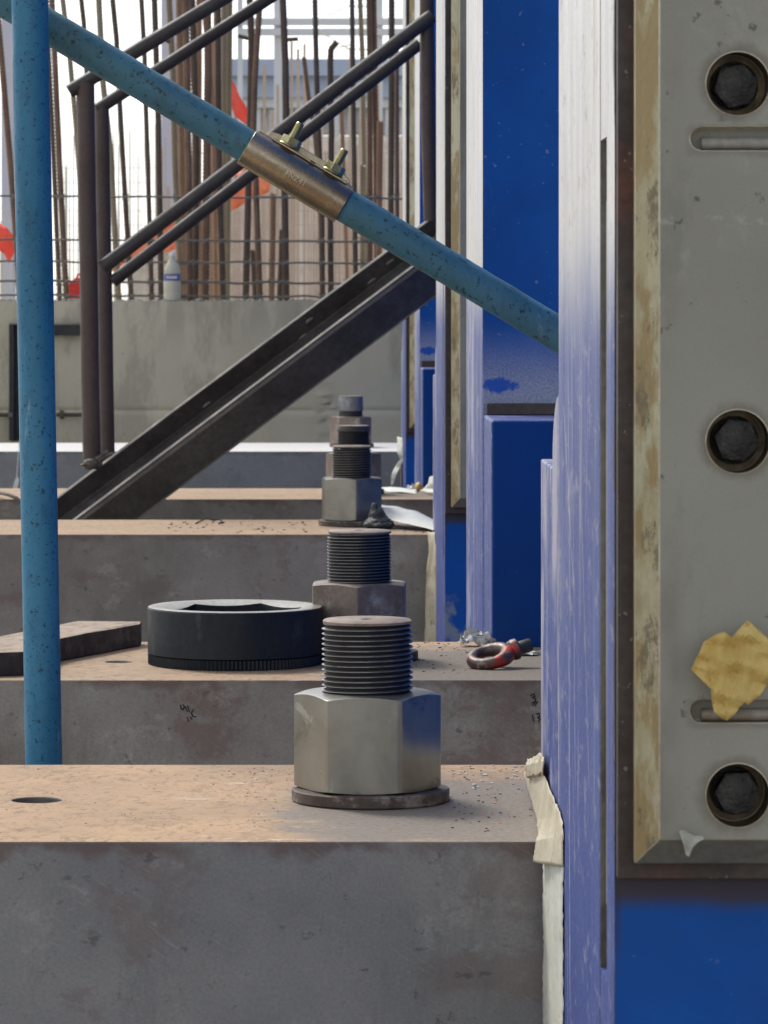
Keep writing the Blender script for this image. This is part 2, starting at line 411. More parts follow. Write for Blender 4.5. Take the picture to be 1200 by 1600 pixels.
M['thread'] = worn('dark_thread', (.24, .24, .245), (.33, .33, .33), 15, (.32, .42), .8, bumpd=.0008, stains=[((.10, .085, .075), 20, .58, .06, (1, 1, 1), .5)], specks=((.03, .03, .03), 130, .60, .6))
M['thread_dark'] = worn('blackened_thread', (.10, .097, .095), (.15, .145, .14), 14, (.45, .6), .6, bumpd=.0008)
def thread_mat(name, c1, c2, dark, metal):
    g = NG(name); X, Y, Z = g.xyz()
    c = g.mix(g.ramp(g.noise(14, 7, .65), .3, .7), c1, c2)
    c = g.mix(g.ramp(g.noise(90, 5, .7), .6, .68, 0, .6), c, dark)
    rr = g.math('SQRT', g.math('ADD', g.math('POWER', X, 2.), g.math('POWER', Y, 2.)))
    valley_shade = g.ramp(g.math('ADD', rr, g.math('MULTIPLY', g.math('SUBTRACT', g.noise(60, 4, .6), .5), .0016)), .0462, .0492, 1, 0)  # dark valleys paint in the shade between the thread crests
    c = g.mix(valley_shade, c, dark)
    g.bump(g.noise(220, 4, .7), .4, .0006)
    return g.out(c, g.ramp(valley_shade, 0, 1, .30, .7), g.ramp(valley_shade, 0, 1, metal, .1))
M['thread'] = thread_mat('steel_thread_shaded', (.26, .265, .28), (.36, .36, .37), (.022, .021, .022), .85)
M['thread_dark'] = thread_mat('dark_thread_shaded', (.17, .165, .165), (.25, .24, .235), (.018, .017, .017), .7)
M['bolt_top'] = worn('rust_dusted_bolt_top', (.33, .26, .21), (.26, .21, .18), 18, (.6, .8), .1, stains=[((.14, .10, .08), 40, .58, .05, (1, 1, 1), .7)])
M['washer'] = worn('rusty_washer', (.075, .052, .042), (.13, .10, .085), 16, (.5, .7), .3, stains=[((.36, .33, .29), 24, .55, .05, (1, 1, 1), .75), ((.08, .05, .04), 14, .58, .05, (1, 1, 1), .7)])
M['oxide'] = worn('black_oxide', (.012, .017, .024), (.022, .028, .036), 10, (.40, .55), .2, bumpd=.0004, bstr=.3, stains=[((.09, .10, .10), 16, .63, .06, (1, 1, .4), .5)], Specular_IOR_Level=.4)
M['oxide_top'] = worn('worn_ring_rim', (.27, .24, .19), (.36, .36, .33), 12, (.3, .45), .35, stains=[((.30, .20, .12), 20, .6, .08, (1, 1, 1), .6)])
# tubes
def paint_tube(name, c1, c2, dark, amt, ang=0, white=.3, gre=None, pit=75):
    g = NG(name)
    st = (1, 1, .22)
    c = g.mix(g.ramp(g.noise(9, 6, .65, st, rot=(0, ang, 0)), .3, .7), c1, c2)
    if gre: c = g.mix(g.ramp(g.noise(7, 4, .6), .45, .6, 0, .7), c, gre)
    c = g.mix(g.ramp(g.noise(30, 9, .82, (1, 1, .45), rot=(0, ang, 0)), .50, .68, 0, amt), c, dark)
    c = g.mix(g.ramp(g.noise(pit, 6, .75), .57, .62, 0, min(1, amt * 1.6)), c, tuple(x * .4 for x in dark))
    c = g.mix(g.ramp(g.noise(30, 7, .7, st, rot=(0, ang, 0)), .64, .72, 0, white), c, (.30, .42, .50))
    f = g.noise(150, 5, .7)
    g.bump(g.math('ADD', f, g.math('MULTIPLY', g.noise(30, 5, .7), 1.6)), .6, .0010)
    return g.out(c, g.ramp(g.noise(20), .3, .7, .42, .62), 0., Specular_IOR_Level=.4)
M['pole'] = paint_tube('sky_blue_enamel', (.018, .145, .265), (.050, .225, .37), (.012, .07, .13), .5, white=.6, pit=150)
M['brace'] = paint_tube('dull_turquoise_enamel', (.055, .17, .235), (.075, .215, .28), (.055, .085, .09), .55, white=.35, gre=(.065, .16, .175), pit=110)
M['zinc'] = worn('yellow_passivated_zinc', (.50, .46, .32), (.42, .34, .27), 9, (.22, .34), .9, bumpd=.0005, bscale=200, stains=[
    ((.30, .34, .16), 12, .56, .1, (1, 1, 1), .7), ((.26, .15, .13), 8, .55, .1, (1, 1, 1), .7), ((.5, .47, .33), 40, .66, .04, (1, 1, 1), .6)])
M['zinc_bright'] = worn('bright_zinc_nut', (.55, .50, .27), (.42, .38, .20), 30, (.25, .35), .9)
M['zinc_edge'] = worn('cut_zinc_edge', (.7, .66, .5), (.6, .55, .4), 30, (.3, .4), .6)
M['hbeam'] = worn('dark_rolled_steel', (.075, .068, .066), (.14, .13, .125), 7, (.38, .55), .35, bumpd=.0012, bscale=60, stains=[((.085, .075, .07), 7, .6, .1, (.4, 1, 1), .5)], specks=((.16, .15, .14), 60, .69, .6))
M['hedge'] = worn('dusty_steel_and_edge_light', (.34, .31, .27), (.17, .16, .145), 12, (.6, .8), .0)  # also paints the lit edges of the stringer
M['weld'] = worn('weld_bead', (.10, .085, .07), (.17, .15, .13), 60, (.6, .8), .2, bumpd=.004, bscale=90)
M['rail'] = worn('brown_primed_pipe', (.075, .050, .042), (.098, .068, .058), 6, (.5, .65), 0., stains=[((.13, .10, .085), 18, .62, .06, (1, 1, .3), .5)])
M['rail_dark'] = worn('dark_pipe', (.036, .032, .032), (.055, .050, .048), 8, (.42, .6), .1)
M['rebar'] = worn('rusty_rebar', (.17, .10, .065), (.24, .15, .10), 8, (.6, .8), .1, stains=[((.13, .09, .07), 20, .58, .08, (1, 1, .5), .7)])
M['rebar2'] = worn('tan_rusty_rebar', (.34, .20, .13), (.28, .17, .115), 8, (.65, .85), 0.)
M['rebar3'] = worn('dark_rebar', (.10, .068, .05), (.14, .10, .078), 8, (.55, .75), .1)
M['rebar4'] = worn('olive_rebar', (.33, .27, .18), (.28, .23, .16), 8, (.65, .85), 0.)
M['tie'] = worn('dull_tie_wire', (.14, .135, .125), (.20, .19, .17), 9, (.6, .8), .1)
def concrete():
    g = NG('poured_concrete')
    X, Y, Z = g.xyz()
    c = g.mix(g.ramp(g.noise(1.6, 7, .6, (1, 1, .5)), .3, .7), (.46, .42, .31), (.60, .55, .42))
    c = g.mix(g.ramp(g.noise(4, 9, .75, (1, 1, .35)), .50, .60, 0, .5), c, (.31, .285, .215))
    c = g.mix(g.ramp(g.noise(1.1, 5, .55), .55, .66, 0, .5), c, (.52, .50, .43))
    c = g.mix(g.math('MULTIPLY', g.ramp(g.noise(9, 5, .65, (1, 1, .2)), .5, .62, 0, .5), g.ramp(Z, -.02, -.2, 1, 0)), c, (.30, .28, .22))
    c = g.mix(g.ramp(g.noise(40, 4, .6), .70, .73, 0, .8), c, (.07, .065, .05))
    g.bump(g.math('ADD', g.noise(60, 6, .7), g.math('MULTIPLY', g.noise(7, 5, .6), 3.)), .7, .003)
    return g.out(c, .85)
M['concrete'] = concrete()
M['conc_lump'] = worn('pale_cement_crumbs', (.34, .32, .27), (.42, .40, .35), 30, (.8, .9))
M['ground'] = worn('site_ground', (.22, .19, .15), (.28, .25, .20), 1.2, (.85, .95), 0, bumpd=.01, bscale=20)
def cloth(name, c1, c2, dirt, trans=.0, am=.5):
    g = NG(name)
    c = g.mix(g.ramp(g.noise(14, 5, .6), .3, .7), c1, c2)
    c = g.mix(g.ramp(g.noise(70, 6, .75), .57, .66, 0, am), c, dirt)
    c = g.mix(g.ramp(g.noise(22, 6, .7), .58, .7, 0, am), c, dirt)
    g.bump(g.noise(55, 6, .7), .8, .0015)
    return g.out(c, .6, 0., Subsurface_Weight=trans, Subsurface_Scale=.003)
M['mask_tape'] = cloth('masking_tape', (.62, .62, .54), (.54, .54, .47), (.28, .28, .25), am=.75)
M['mask_tape2'] = cloth('creased_masking_tape', (.42, .37, .26), (.55, .49, .37), (.20, .17, .12), am=.85)
M['paper'] = cloth('white_paper', (.74, .74, .68), (.66, .67, .61), (.40, .40, .36), am=.35)
M['grey_tape'] = cloth('greyish_tape', (.42, .42, .38), (.36, .36, .32), (.22, .21, .19))
M['amber'] = cloth('amber_tape', (.52, .35, .085), (.60, .44, .16), (.42, .27, .07), .12, .3)
M['red_cloth'] = cloth('red_flag_cloth', (.85, .07, .05), (.8, .10, .07), (.5, .03, .025), am=.3)
M['red_pale'] = cloth('sunlit_red_cloth', (.72, .16, .08), (.78, .30, .16), (.7, .05, .04), am=.5)
M['glove'] = worn('black_glove_rubber', (.018, .022, .026), (.03, .036, .042), 30, (.45, .6), 0, bumpd=.0015, bscale=60)
M['slab'] = worn('burnt_flat_bar', (.030, .026, .024), (.05, .045, .04), 16, (.6, .85), .1, bumpd=.004, bscale=70, stains=[((.14, .10, .07), 30, .58, .06, (1, 1, 1), .6)])
M['slab_top'] = worn('rust_dusted_bar', (.42, .33, .25), (.34, .26, .20), 16, (.8, .9), 0, bumpd=.004, bscale=70, stains=[((.2, .14, .1), 40, .56, .06, (1, 1, 1), .8)])
M['eye_metal'] = worn('chipped_red_iron', (.085, .055, .046), (.15, .115, .10), 40, (.32, .5), .4, bumpd=.001, bscale=120, stains=[((.42, .38, .35), 60, .6, .05, (1, 1, 1), .6), ((.60, .05, .03), 24, .56, .03, (1, 1, 1), .95)])
M['eye_shank'] = worn('dark_shank', (.05, .055, .05), (.08, .08, .075), 30, (.4, .6), .5)
M['bottle'] = cloth('cloudy_water_bottle', (.50, .49, .40), (.56, .54, .45), (.42, .40, .32), .2, .3)
M['bottle_label'] = worn('blue_label', (.10, .12, .35), (.14, .15, .38), 20, (.4, .5))
M['white_print'] = worn('white_print', (.8, .8, .8), (.75, .75, .75), 20, (.5, .6))
M['red_plastic'] = worn('red_plastic', (.70, .03, .03), (.62, .03, .025), 8, (.4, .5))
M['ink'] = worn('black_marker', (.012, .011, .01), (.02, .018, .016), 20, (.6, .7))
M['cable'] = worn('dusty_cable', (.12, .11, .09), (.16, .145, .12), 20, (.6, .8))
M['bracket'] = worn('black_angle_iron', (.022, .022, .025), (.035, .034, .036), 8, (.4, .6), .2)
# far things: base colours paled to stand in for haze and overexposure
M['far_pink'] = worn('haze_paled_pink_sheet', (.80, .65, .58), (.86, .74, .68), 2, (.8, .9), 0, bumpd=.01, bscale=6)
M['far_pink2'] = worn('haze_paled_cream_sheet', (.78, .69, .60), (.80, .73, .66), 2, (.8, .9), 0, bumpd=.01, bscale=6)
M['far_blue'] = worn('pale_blue_cladding', (.42, .50, .66), (.46, .54, .68), 1, (.7, .8))
M['far_grey'] = worn('pale_grey_steel', (.66, .69, .73), (.74, .76, .79), 1, (.6, .8))
M['far_lav'] = worn('pale_lavender_steel', (.58, .58, .68), (.66, .65, .74), 1, (.6, .8))
M['far_white'] = worn('window_light_white', (.85, .86, .86), (.8, .82, .82), 1, (.6, .8))  # white stands in for bright light through the window openings
M['far_rebar'] = worn('distant_rebar', (.55, .42, .33), (.62, .50, .42), 1, (.8, .9))
M['far_rebar_g'] = worn('distant_green_rods', (.62, .62, .54), (.72, .68, .60), 1, (.8, .9))

# ------------------------------------------------------------ setting
def ground():
    me = mesh([(-600, -300, 0), (600, -300, 0), (600, 1200, 0), (-600, 1200, 0)], [(0, 1, 2, 3)])
    o = link('ground', me, M['ground']); tag(o, kind='structure')
ground()

# ------------------------------------------------------------ beams
def text_mesh(s, size, extrude=.0003):
    cu = bpy.data.curves.new('t', 'FONT'); cu.body = s; cu.size = size; cu.extrude = extrude
    cu.align_x = 'CENTER'; cu.align_y = 'CENTER'; cu.resolution_u = 3
    o = bpy.data.objects.new('t', cu); COL.objects.link(o)
    dg = bpy.context.evaluated_depsgraph_get(); dg.update()
    me = bpy.data.meshes.new_from_object(o.evaluated_get(dg))
    bpy.data.objects.remove(o); bpy.data.curves.remove(cu)
    me.materials.clear()
    return me

def beam(label, y0, y1, yb, xr, shelf, mf, mt, hole=None, height=.55, group='long steel beams lying one behind another'):
    org = Vector((.026, yb, T))
    a, b = y0 - yb, y1 - yb
    xl, xe = -2.2, xr - org.x
    if shelf:       # L-shaped plan: part of the beam runs on to the right past the column
        s0, s1, xs = shelf[0] - yb, shelf[1] - yb, shelf[2] - org.x
        if s0 <= a + .001: poly = [(xl, a), (xs, a), (xs, s1), (xe, s1), (xe, b), (xl, b)]
        else: poly = [(xl, a), (xe, a), (xe, s0), (xs, s0), (xs, b), (xl, b)]
    else: poly = [(xl, a), (xe, a), (xe, b), (xl, b)]
    o = link('steel_beam', prism(poly, 'z', -.1618 if hole and height < .1 else -height, 0), [mf, mt], None, org)
    # lower, slightly inset part belongs to the same casting
    bm = bmesh.new(); bm.from_mesh(o.data)
    ins = [(p[0] - (.001 if p[0] > 0 else 0), p[1] + (.0008 if p[1] < 0 else -.0008)) for p in poly]
    if hole and height < .1:
        low = prism(ins, 'z', -height, -.16201)
        bm.from_mesh(low); bpy.data.meshes.remove(low)
    me = o.data; bm.to_mesh(me); bm.free()
    if hole:
        hx, hy, hr = hole
        v = lathe([(hr, -.10), (hr, .01)], 40)
        v.transform(Matrix.Translation((hx - org.x, hy - yb, 0)))
        cut(o, v)
    me = o.data
    for p in me.polygons: p.material_index = 1 if p.normal.z > .7 and p.center.z > -.01 else 0
    bv = o.modifiers.new('bevel', 'BEVEL'); bv.width = .0018; bv.segments = 2; bv.limit_method = 'ANGLE'; bv.angle_limit = R(40)
    tag(o, label, 'steel beam', group)
    return o
B1 = beam('nearest grey steel beam across the bottom with tan rusty top', 3.88, 4.534, 4.207, .2075, (4.15, 4.534, .7), M['face1'], M['top1'], (-.336, 4.21, .0275), height=.40)
B2 = beam('second steel beam from the front, carrying the black hex ring and eyebolt', 5.566, 6.21, 5.88, .228, (5.566, 6.11, .75), M['face2'], M['top2'], (-.343, 5.86, .021))
B3 = beam('third steel beam from the front, carrying the black glove', 9.17, 9.81, 9.55, .219, (9.44, 9.81, .7), M['face3'], M['top3'])
B4 = beam('narrow looking fourth beam, with a cable on it, behind the black diagonal stringer', 10.87, 11.53, 11.20, .228, (10.87, 11.40, .75), M['face3'], M['top3'])
B5 = beam('farthest beam, grey primed, its top whitish, in front of the concrete wall', 14.52, 15.45, 15.0, .215, None, M['face5'], M['top5'])

# marks handwritten on the second beam
def strokes(name, lst, parent, d, w=.0016, mat=None, org=None):
    V, F = [], []
    for st in lst:
        pts = [P(x, y, d) for x, y in st]
        for a, b in zip(pts, pts[1:]):
            t = (b - a); t.y = 0
            if t.length < 1e-6: continue
            t.normalize(); nn = Vector((-t.z, 0, t.x)) * w / 2
            n = len(V)
            for off in (0, -.0006):
                for q in (a - t * w * .3 - nn, b + t * w * .3 - nn, b + t * w * .3 + nn, a - t * w * .3 + nn):
                    V.append(Vector((q.x, d + off - .0002, q.z)) - org)
            F += [(n, n + 1, n + 2, n + 3), (n + 7, n + 6, n + 5, n + 4), (n, n + 4, n + 5, n + 1), (n + 1, n + 5, n + 6, n + 2), (n + 2, n + 6, n + 7, n + 3), (n + 3, n + 7, n + 4, n)]
    return link(name, mesh(V, F), mat or M['ink'], parent)
strokes('handwritten_mark', [[(282, 1101), (283, 1107), (286, 1109), (288, 1104), (286, 1101)], [(289, 1104), (293, 1112)], [(293, 1103), (296, 1112)],
                             [(302, 1109), (299, 1114), (301, 1119), (306, 1120)], [(292, 1121), (295, 1127)], [(297, 1120), (300, 1124)]],
        B2, 5.566, org=B2.location)
strokes('handwritten_mark', [[(829, 1087), (834, 1084), (836, 1088), (832, 1090), (837, 1092), (836, 1097), (831, 1098)], [(837, 1096), (832, 1102)], [(840, 1096), (836, 1103)],
                             [(832, 1117), (834, 1127)], [(838, 1116), (842, 1114), (843, 1119), (840, 1121), (844, 1123), (841, 1128)]],
        B2, 5.566, org=B2.location)

# ------------------------------------------------------------ anchor bolts
def thread(r_out, r_in, pitch, z0, z1, n=72, ease=.004):
    prof = [(0, r_in), (.12, r_in), (.45, r_out), (.58, r_out), (.88, r_in)]
    m = len(prof); turns = int((z1 - z0) / pitch) + 3
    rows = turns * m; V, F = [], []
    for k in range(n):
        fr = k / n
        for s in range(rows):
            t, r = prof[s % m]
            z = z0 - pitch * 2 + pitch * (s // m + t + fr)
            if z > z1 - ease: r = min(r, r_out - (r_out - r_in) * .35)
            z = min(max(z, z0 + 0.0), z1)
            rr = r * (1 + .0025 * noise.noise(Vector((math.cos(fr * 6.28) * 3, math.sin(fr * 6.28) * 3, z * 90))))
            V.append((rr * math.cos(2 * math.pi * fr), rr * math.sin(2 * math.pi * fr), z))
    for k in range(n):
        for s in range(rows - 1):
            if k < n - 1: q = (k * rows + s, k * rows + s + 1, (k + 1) * rows + s + 1, (k + 1) * rows + s)
            else:
                if s + 1 + m >= rows: continue
                q = (k * rows + s, k * rows + s + 1, s + 1 + m, s + m)
            F.append(q)
    me = bpy.data.meshes.new('m'); me.from_pydata(V, [], F); me.update()
    return me

def hex_r(a, ap, rot):
    t = (a - rot) % (math.pi / 3) - math.pi / 6
    return ap / math.cos(t)

def nut_mesh(ap, H, rot, n=144, cham=.34):
    V, F = [], []
    rc = ap / math.cos(math.pi / 6)
    rings = [('c', ap * .96, 0), ('h', -1), ('h', 1), ('c', ap * .975, H)]
    for rg in rings:
        for k in range(n):
            a = 2 * math.pi * k / n
            if rg[0] == 'c': V.append((rg[1] * math.cos(a), rg[1] * math.sin(a), rg[2])); continue
            r = hex_r(a, ap, rot); r = min(r, rc * .988)
            dz = max(0, r - ap * .985) * cham
            V.append((r * math.cos(a), r * math.sin(a), dz * .6 if rg[1] < 0 else H - dz))
    for i in range(3):
        for k in range(n):
            F.append((i * n + k, i * n + (k + 1) % n, (i + 1) * n + (k + 1) % n, (i + 1) * n + k))
    F.append(tuple(range(n - 1, -1, -1))); F.append(tuple(3 * n + k for k in range(n)))
    return mesh(V, F)

def anchor(x, y, z, label, nrot, matn, matt, pitch=.0056, r=.0590/1.18, top=.198, nH=.105, plain=0):
    e = empty('anchor_bolt', (x, y, z), label, 'anchor bolt', 'threaded anchor bolts with hex nuts standing on the beams')
    wr = .0865
    link('washer', lathe([(wr - .0015, .0004), (wr, .002), (wr, .0125), (wr - .0015, .014)], 80), M['washer'], e, (.0035, 0, 0), smooth=30)
    link('nut', nut_mesh(.0705, nH, R(nrot)), matn, e, (0, 0, .0142), smooth=25, bevel=.0006)
    z0 = .0142 + nH
    zt = top - plain
    rod = link('threaded_rod', thread(r, r - .0048, pitch, z0 - .004, zt - .003), matt, e, smooth=50)
    if plain:
        link('rod_end', lathe([(r - .002, zt - .0035), (r - .001, zt), (r - .001, top - .003), (r - .003, top)], 64), matt, e, smooth=40)
        link('rod_cap', lathe([(r - .003, top + .0002), (r - .005, top + .001)], 64), M['bolt_top'], e)
    else:
        me = lathe([(r - .0014, zt - .0035), (r - .0012, zt - .001), (r - .003, zt + .0004), (.0075, zt + .0004), (.006, zt - .002), (.001, zt - .003)], 64)
        c = link('rod_cap', me, M['bolt_top'], e, smooth=40)
    return e
anchor(.026, 4.207, T, 'nearest and largest anchor bolt, clean grey nut with a blue sheen on its right face', -3, M['nut'], M['thread'])
anchor(.0245, 5.90, T, 'second anchor bolt, brown stained nut, partly hidden behind the nearest bolt', 27, M['nut_brown'], M['thread'], pitch=.0048)
anchor(.020, 9.56, T, 'third anchor bolt, its grey nut beside the black glove', 37, M['nut'], M['thread_dark'], pitch=.0062)
anchor(.0285, 11.20, T, 'fourth anchor bolt, its dark rod rising between the third and the farthest bolt', -3, M['nut_brown'], M['thread_dark'], pitch=.004, plain=.014, r=.0485)
anchor(.0275, 15.0, T, 'farthest anchor bolt, smooth topped, against the concrete wall', -4, M['nut_brown'], M['thread'], pitch=.004, plain=.055, r=.049)

# ------------------------------------------------------------ columns
def side_mats(o, side, front):
    """left-facing faces are brushed steel, everything else the front paint"""
    o.data.materials.clear(); o.data.materials.append(front); o.data.materials.append(side)
    for p in o.data.polygons: p.material_index = 1 if p.normal.x < -.6 or (p.normal.z > .7) else 0

XW = .82
def column_front(x0, d0, label, plate=True, front=None):
    """column whose bolted plate faces the camera; heights are measured from the eye (E)"""
    E = ZC; top = 3.6
    e = empty('steel_column', (x0, d0, 0), label, 'steel column', 'blue steel columns along the right')
    fr = front or M['blue_rust']
    o = link('flange', box(0, XW, 0, .086, 0, top), M['side'], e, bevel=.0015); side_mats(o, M['side'], fr)
    link('groove_strip', boxes([(.005, XW - .01, .0862, .1698, E - .487, E + .089),
                                (.028, XW - .01, .0862, .1698, E + .0891, E + .138),
                                (.028, XW - .01, .0862, .1698, E - .540, E - .4871)]), M['groove'], e)
    o = link('filler_plate', boxes([(.0008, XW - .01, .0862, .1698, E + .1382, top), (.0008, XW - .01, .0862, .1698, 0, E - .5402)]), M['side'], e); side_mats(o, M['side'], M['side'])
    zz = lambda z: E + z
    poly = [(.17, 0), (.885, 0), (.885, zz(-.158))] + [(.885 - .115 * (1 - math.cos(math.pi * t / 2)), zz(-.158 + .075 * math.sin(math.pi * t / 2))) for t in (.2, .4, .6, .8, 1)] + [(.77, top), (.17, top)]
    o = link('side_plate', prism(poly, 'x', 0, XW), M['side'], e, bevel=.0015); side_mats(o, M['side'], M['groove'])
    o = link('rear_web', box(.185, .215, 1.1202, 3.12, T + .002, top), M['blue'], e)
    o = link('base_block', box(.0006, XW, .8853, 1.12, 0, zz(-.160)), M['side'], e, bevel=.002); side_mats(o, M['side'], M['blue'])
    if not plate: return e
    # bolted plate: backing sheet, chamfered plate with three recessed bolts and two slots
    link('backing_plate', box(.0015, XW - .012, -.015, -.0004, zz(-.440), top - .4), M['backing'], e, bevel=.001)
    zb0, zb1, xa, xb = zz(-.426), zz(-.4048), .0134, .0308
    xc, xd = XW - .0308, XW - .0134; zt = top - .42
    yf, yb = -.050, -.0152
    V = [(xa, yb, zb0), (xd, yb, zb0), (xd, yb, zt), (xa, yb, zt),
         (xa, yb - .014, zb0), (xd, yb - .014, zb0), (xd, yb - .014, zt), (xa, yb - .014, zt),
         (xb, yf, zb1), (xc, yf, zb1), (xc, yf, zt - .02), (xb, yf, zt - .02)]
    F = [(0, 1, 2, 3), (0, 1, 5, 4), (1, 2, 6, 5), (2, 3, 7, 6), (3, 0, 4, 7), (4, 5, 9, 8), (5, 6, 10, 9), (6, 7, 11, 10), (7, 4, 8, 11), (8, 9, 10, 11)]
    me = mesh(V, F)
    bm = bmesh.new(); bm.from_mesh(me); bmesh.ops.recalc_face_normals(bm, faces=bm.faces); bm.to_mesh(me); bm.free()
    o = link('bolted_plate', me, [M['panel'], M['chamfer'], M['panel_low'], M['black_hole'], M['rim']], e)
    hx = .0908
    holes = [zz(.172), zz(-.101), zz(-.371)]
    slots = [zz(.130), zz(-.3067)]
    V, F = [], []
    def add(me2):
        n = len(V); V.extend([v.co.copy() for v in me2.vertices]); F.extend([tuple(i + n for i in p.vertices) for p in me2.polygons]); bpy.data.meshes.remove(me2)
    for hz in holes:
        c = lathe([(.0243, -.032), (.0243, .02)], 56); c.transform(Matrix.Translation((hx, yf, hz)) @ Matrix.Rotation(R(90), 4, 'X')); add(c)
    for sz in slots:
        r = .0086; xl = .0545 + r; xr = .55
        pl = [(xl + r * math.cos(a), sz + r * math.sin(a)) for a in [math.pi / 2 + math.pi * i / 10 for i in range(11)]]
        pl += [(xr + r * math.cos(a), sz + r * math.sin(a)) for a in [-math.pi / 2 + math.pi * i / 10 for i in range(11)]]
        c = prism(pl, 'y', yf - .01, yf + .009); add(c)
    cut(o, mesh(V, F))
    me = o.data
    for p in me.polygons:
        c, nn = p.center, p.normal
        if nn.y < -.95: p.material_index = 3 if c.y > yf + .02 else 0
        elif nn.x < -.3 and c.x < xb + .001: p.material_index = 1
        elif c.z < zb1 + .001 and nn.z < -.3: p.material_index = 2
        else:
            p.material_index = 0
            for hz in holes:
                if math.hypot(c.x - hx, c.z - hz) < .026: p.material_index = 3
    bv = o.modifiers.new('bevel', 'BEVEL'); bv.width = .0009; bv.segments = 2; bv.limit_method = 'ANGLE'; bv.angle_limit = R(25); bv.material = 4
    for i, hz in enumerate(holes):
        # bare ground lip round each recess
        b = link('recess_rim', lathe([(.0242, -.0004), (.0247, .0002), (.0250, -.0003)], 56), M['rim'], o)
        b.matrix_parent_inverse = Matrix.Identity(4)
        b.location = (hx, yf - .0002, hz); b.rotation_euler = (R(90), 0, 0)
        V2 = [v.co for v in b.data.vertices]
        ring = bpy.data.meshes.new('m')
        n = 56
        pr = [(.0241, -.0003), (.0242, .0003), (.0249, .0002), (.0251, -.0003)]
        vv = [(r * math.cos(2 * math.pi * k / n), r * math.sin(2 * math.pi * k / n), z) for r, z in pr for k in range(n)]
        ff = [(a * n + k, a * n + (k + 1) % n, (a + 1) * n + (k + 1) % n, (a + 1) * n + k) for a in range(3) for k in range(n)]
        ring.from_pydata(vv, [], ff); ring.materials.append(M['rim']); b.data = ring
        q = nut_mesh(.0152, .020, R([14, 5, 0][i]), 72, .5)
        h = link('hex_bolt', q, M['black_bolt'], o, (hx + [0, .0005, .001][i], yf + .0315, hz + [-.001, .0005, 0][i]), smooth=25)
        h.rotation_euler = (R(90), R([2, 14, 0][i]), 0)
        fl = link('bolt_flange', lathe([(.0188, 0), (.0188, .0018), (.0175, .0025)], 48), M['black_bolt'], o, (hx, yf + .0318, hz), smooth=30)
        fl.rotation_euler = (R(90), 0, 0)
    for i, sz in enumerate(slots):
        k = link('key_bar', tube(line((.0635, yf + .0072, sz - .0034), (.54, yf + .0072, sz - .0034), 12), .0050, 14, jitter=.0003), M['key_bar'], o, smooth=True)
    return e

def column_back(x0, d0, label):
    E = ZC; top = 3.6
    e = empty('steel_column', (x0, d0, 0), label, 'steel column', 'blue steel columns along the right')
    o = link('base_block', box(0, XW, 0, .33, 0, E - .1775), M['side'], e, bevel=.004); side_mats(o, M['side'], M['blue_deep'])
    o = link('side_plate', box(-.0024, XW, .3303, 1.085, 0, top), M['side'], e, bevel=.0015); side_mats(o, M['side'], M['blue_spray'])
    link('ledge_strip', box(.004, XW - .01, .312, .3298, E - .1768, E - .158), M['backing'], e, bevel=.001)
    link('groove_strip', box(.004, XW - .01, 1.0852, 1.12, 0, top), M['groove'], e)
    o = link('flange', box(0, XW, 1.1202, 1.25, 0, top), M['side'], e, bevel=.0015); side_mats(o, M['side'], M['blue'])
    return e
column_front(.210, 2.98, 'nearest column at the right edge, with a grey bolted plate over blue paint')
column_back(.2356, 6.12, 'second column, its bright blue face with a ledge behind the turquoise brace tube')
column_front(.218, 8.28, 'third column, narrow strip of stained plate ending above peeling blue paint', front=M['blue_patch'])
column_back(.2345, 11.42, 'fourth column, small dark blue face just right of the stringer top')
column_front(.2225, 13.75, 'farthest column, thin pale strip with a brown stained edge against the concrete wall')

# ------------------------------------------------------------ blue scaffold tubes
a, b = P(46.5, 0, 4.95), P(68.5, 1195, 4.95)
dirv = (b - a)
pts = [a + dirv * t for t in [-.35 + .025 * i for i in range(92)]]
pts = [p for p in pts if p.z > .02]
pts.append(a + dirv * ((a.z) / (a.z - b.z)))
base = pts[-1].copy()
o = link('scaffold_pole', tube([p - base for p in pts], .02375, 40, jitter=.0003), M['pole'], None, base, smooth=60)
tag(o, 'upright bright blue scaffold pole standing at the left', 'scaffold pole')
a, b = P(80, 44, 5.02), P(873, 522, 5.02)
n = 70
org = a.copy()
pts = [(a + (b - a) * (-.14 + 1.34 * i / n)) - org for i in range(n + 1)]
o = link('brace_tube', tube(pts, .0225, 40, jitter=.0007), M['brace'], None, org, smooth=60)
tag(o, 'sloping chipped turquoise brace tube running down to the right', 'brace tube')
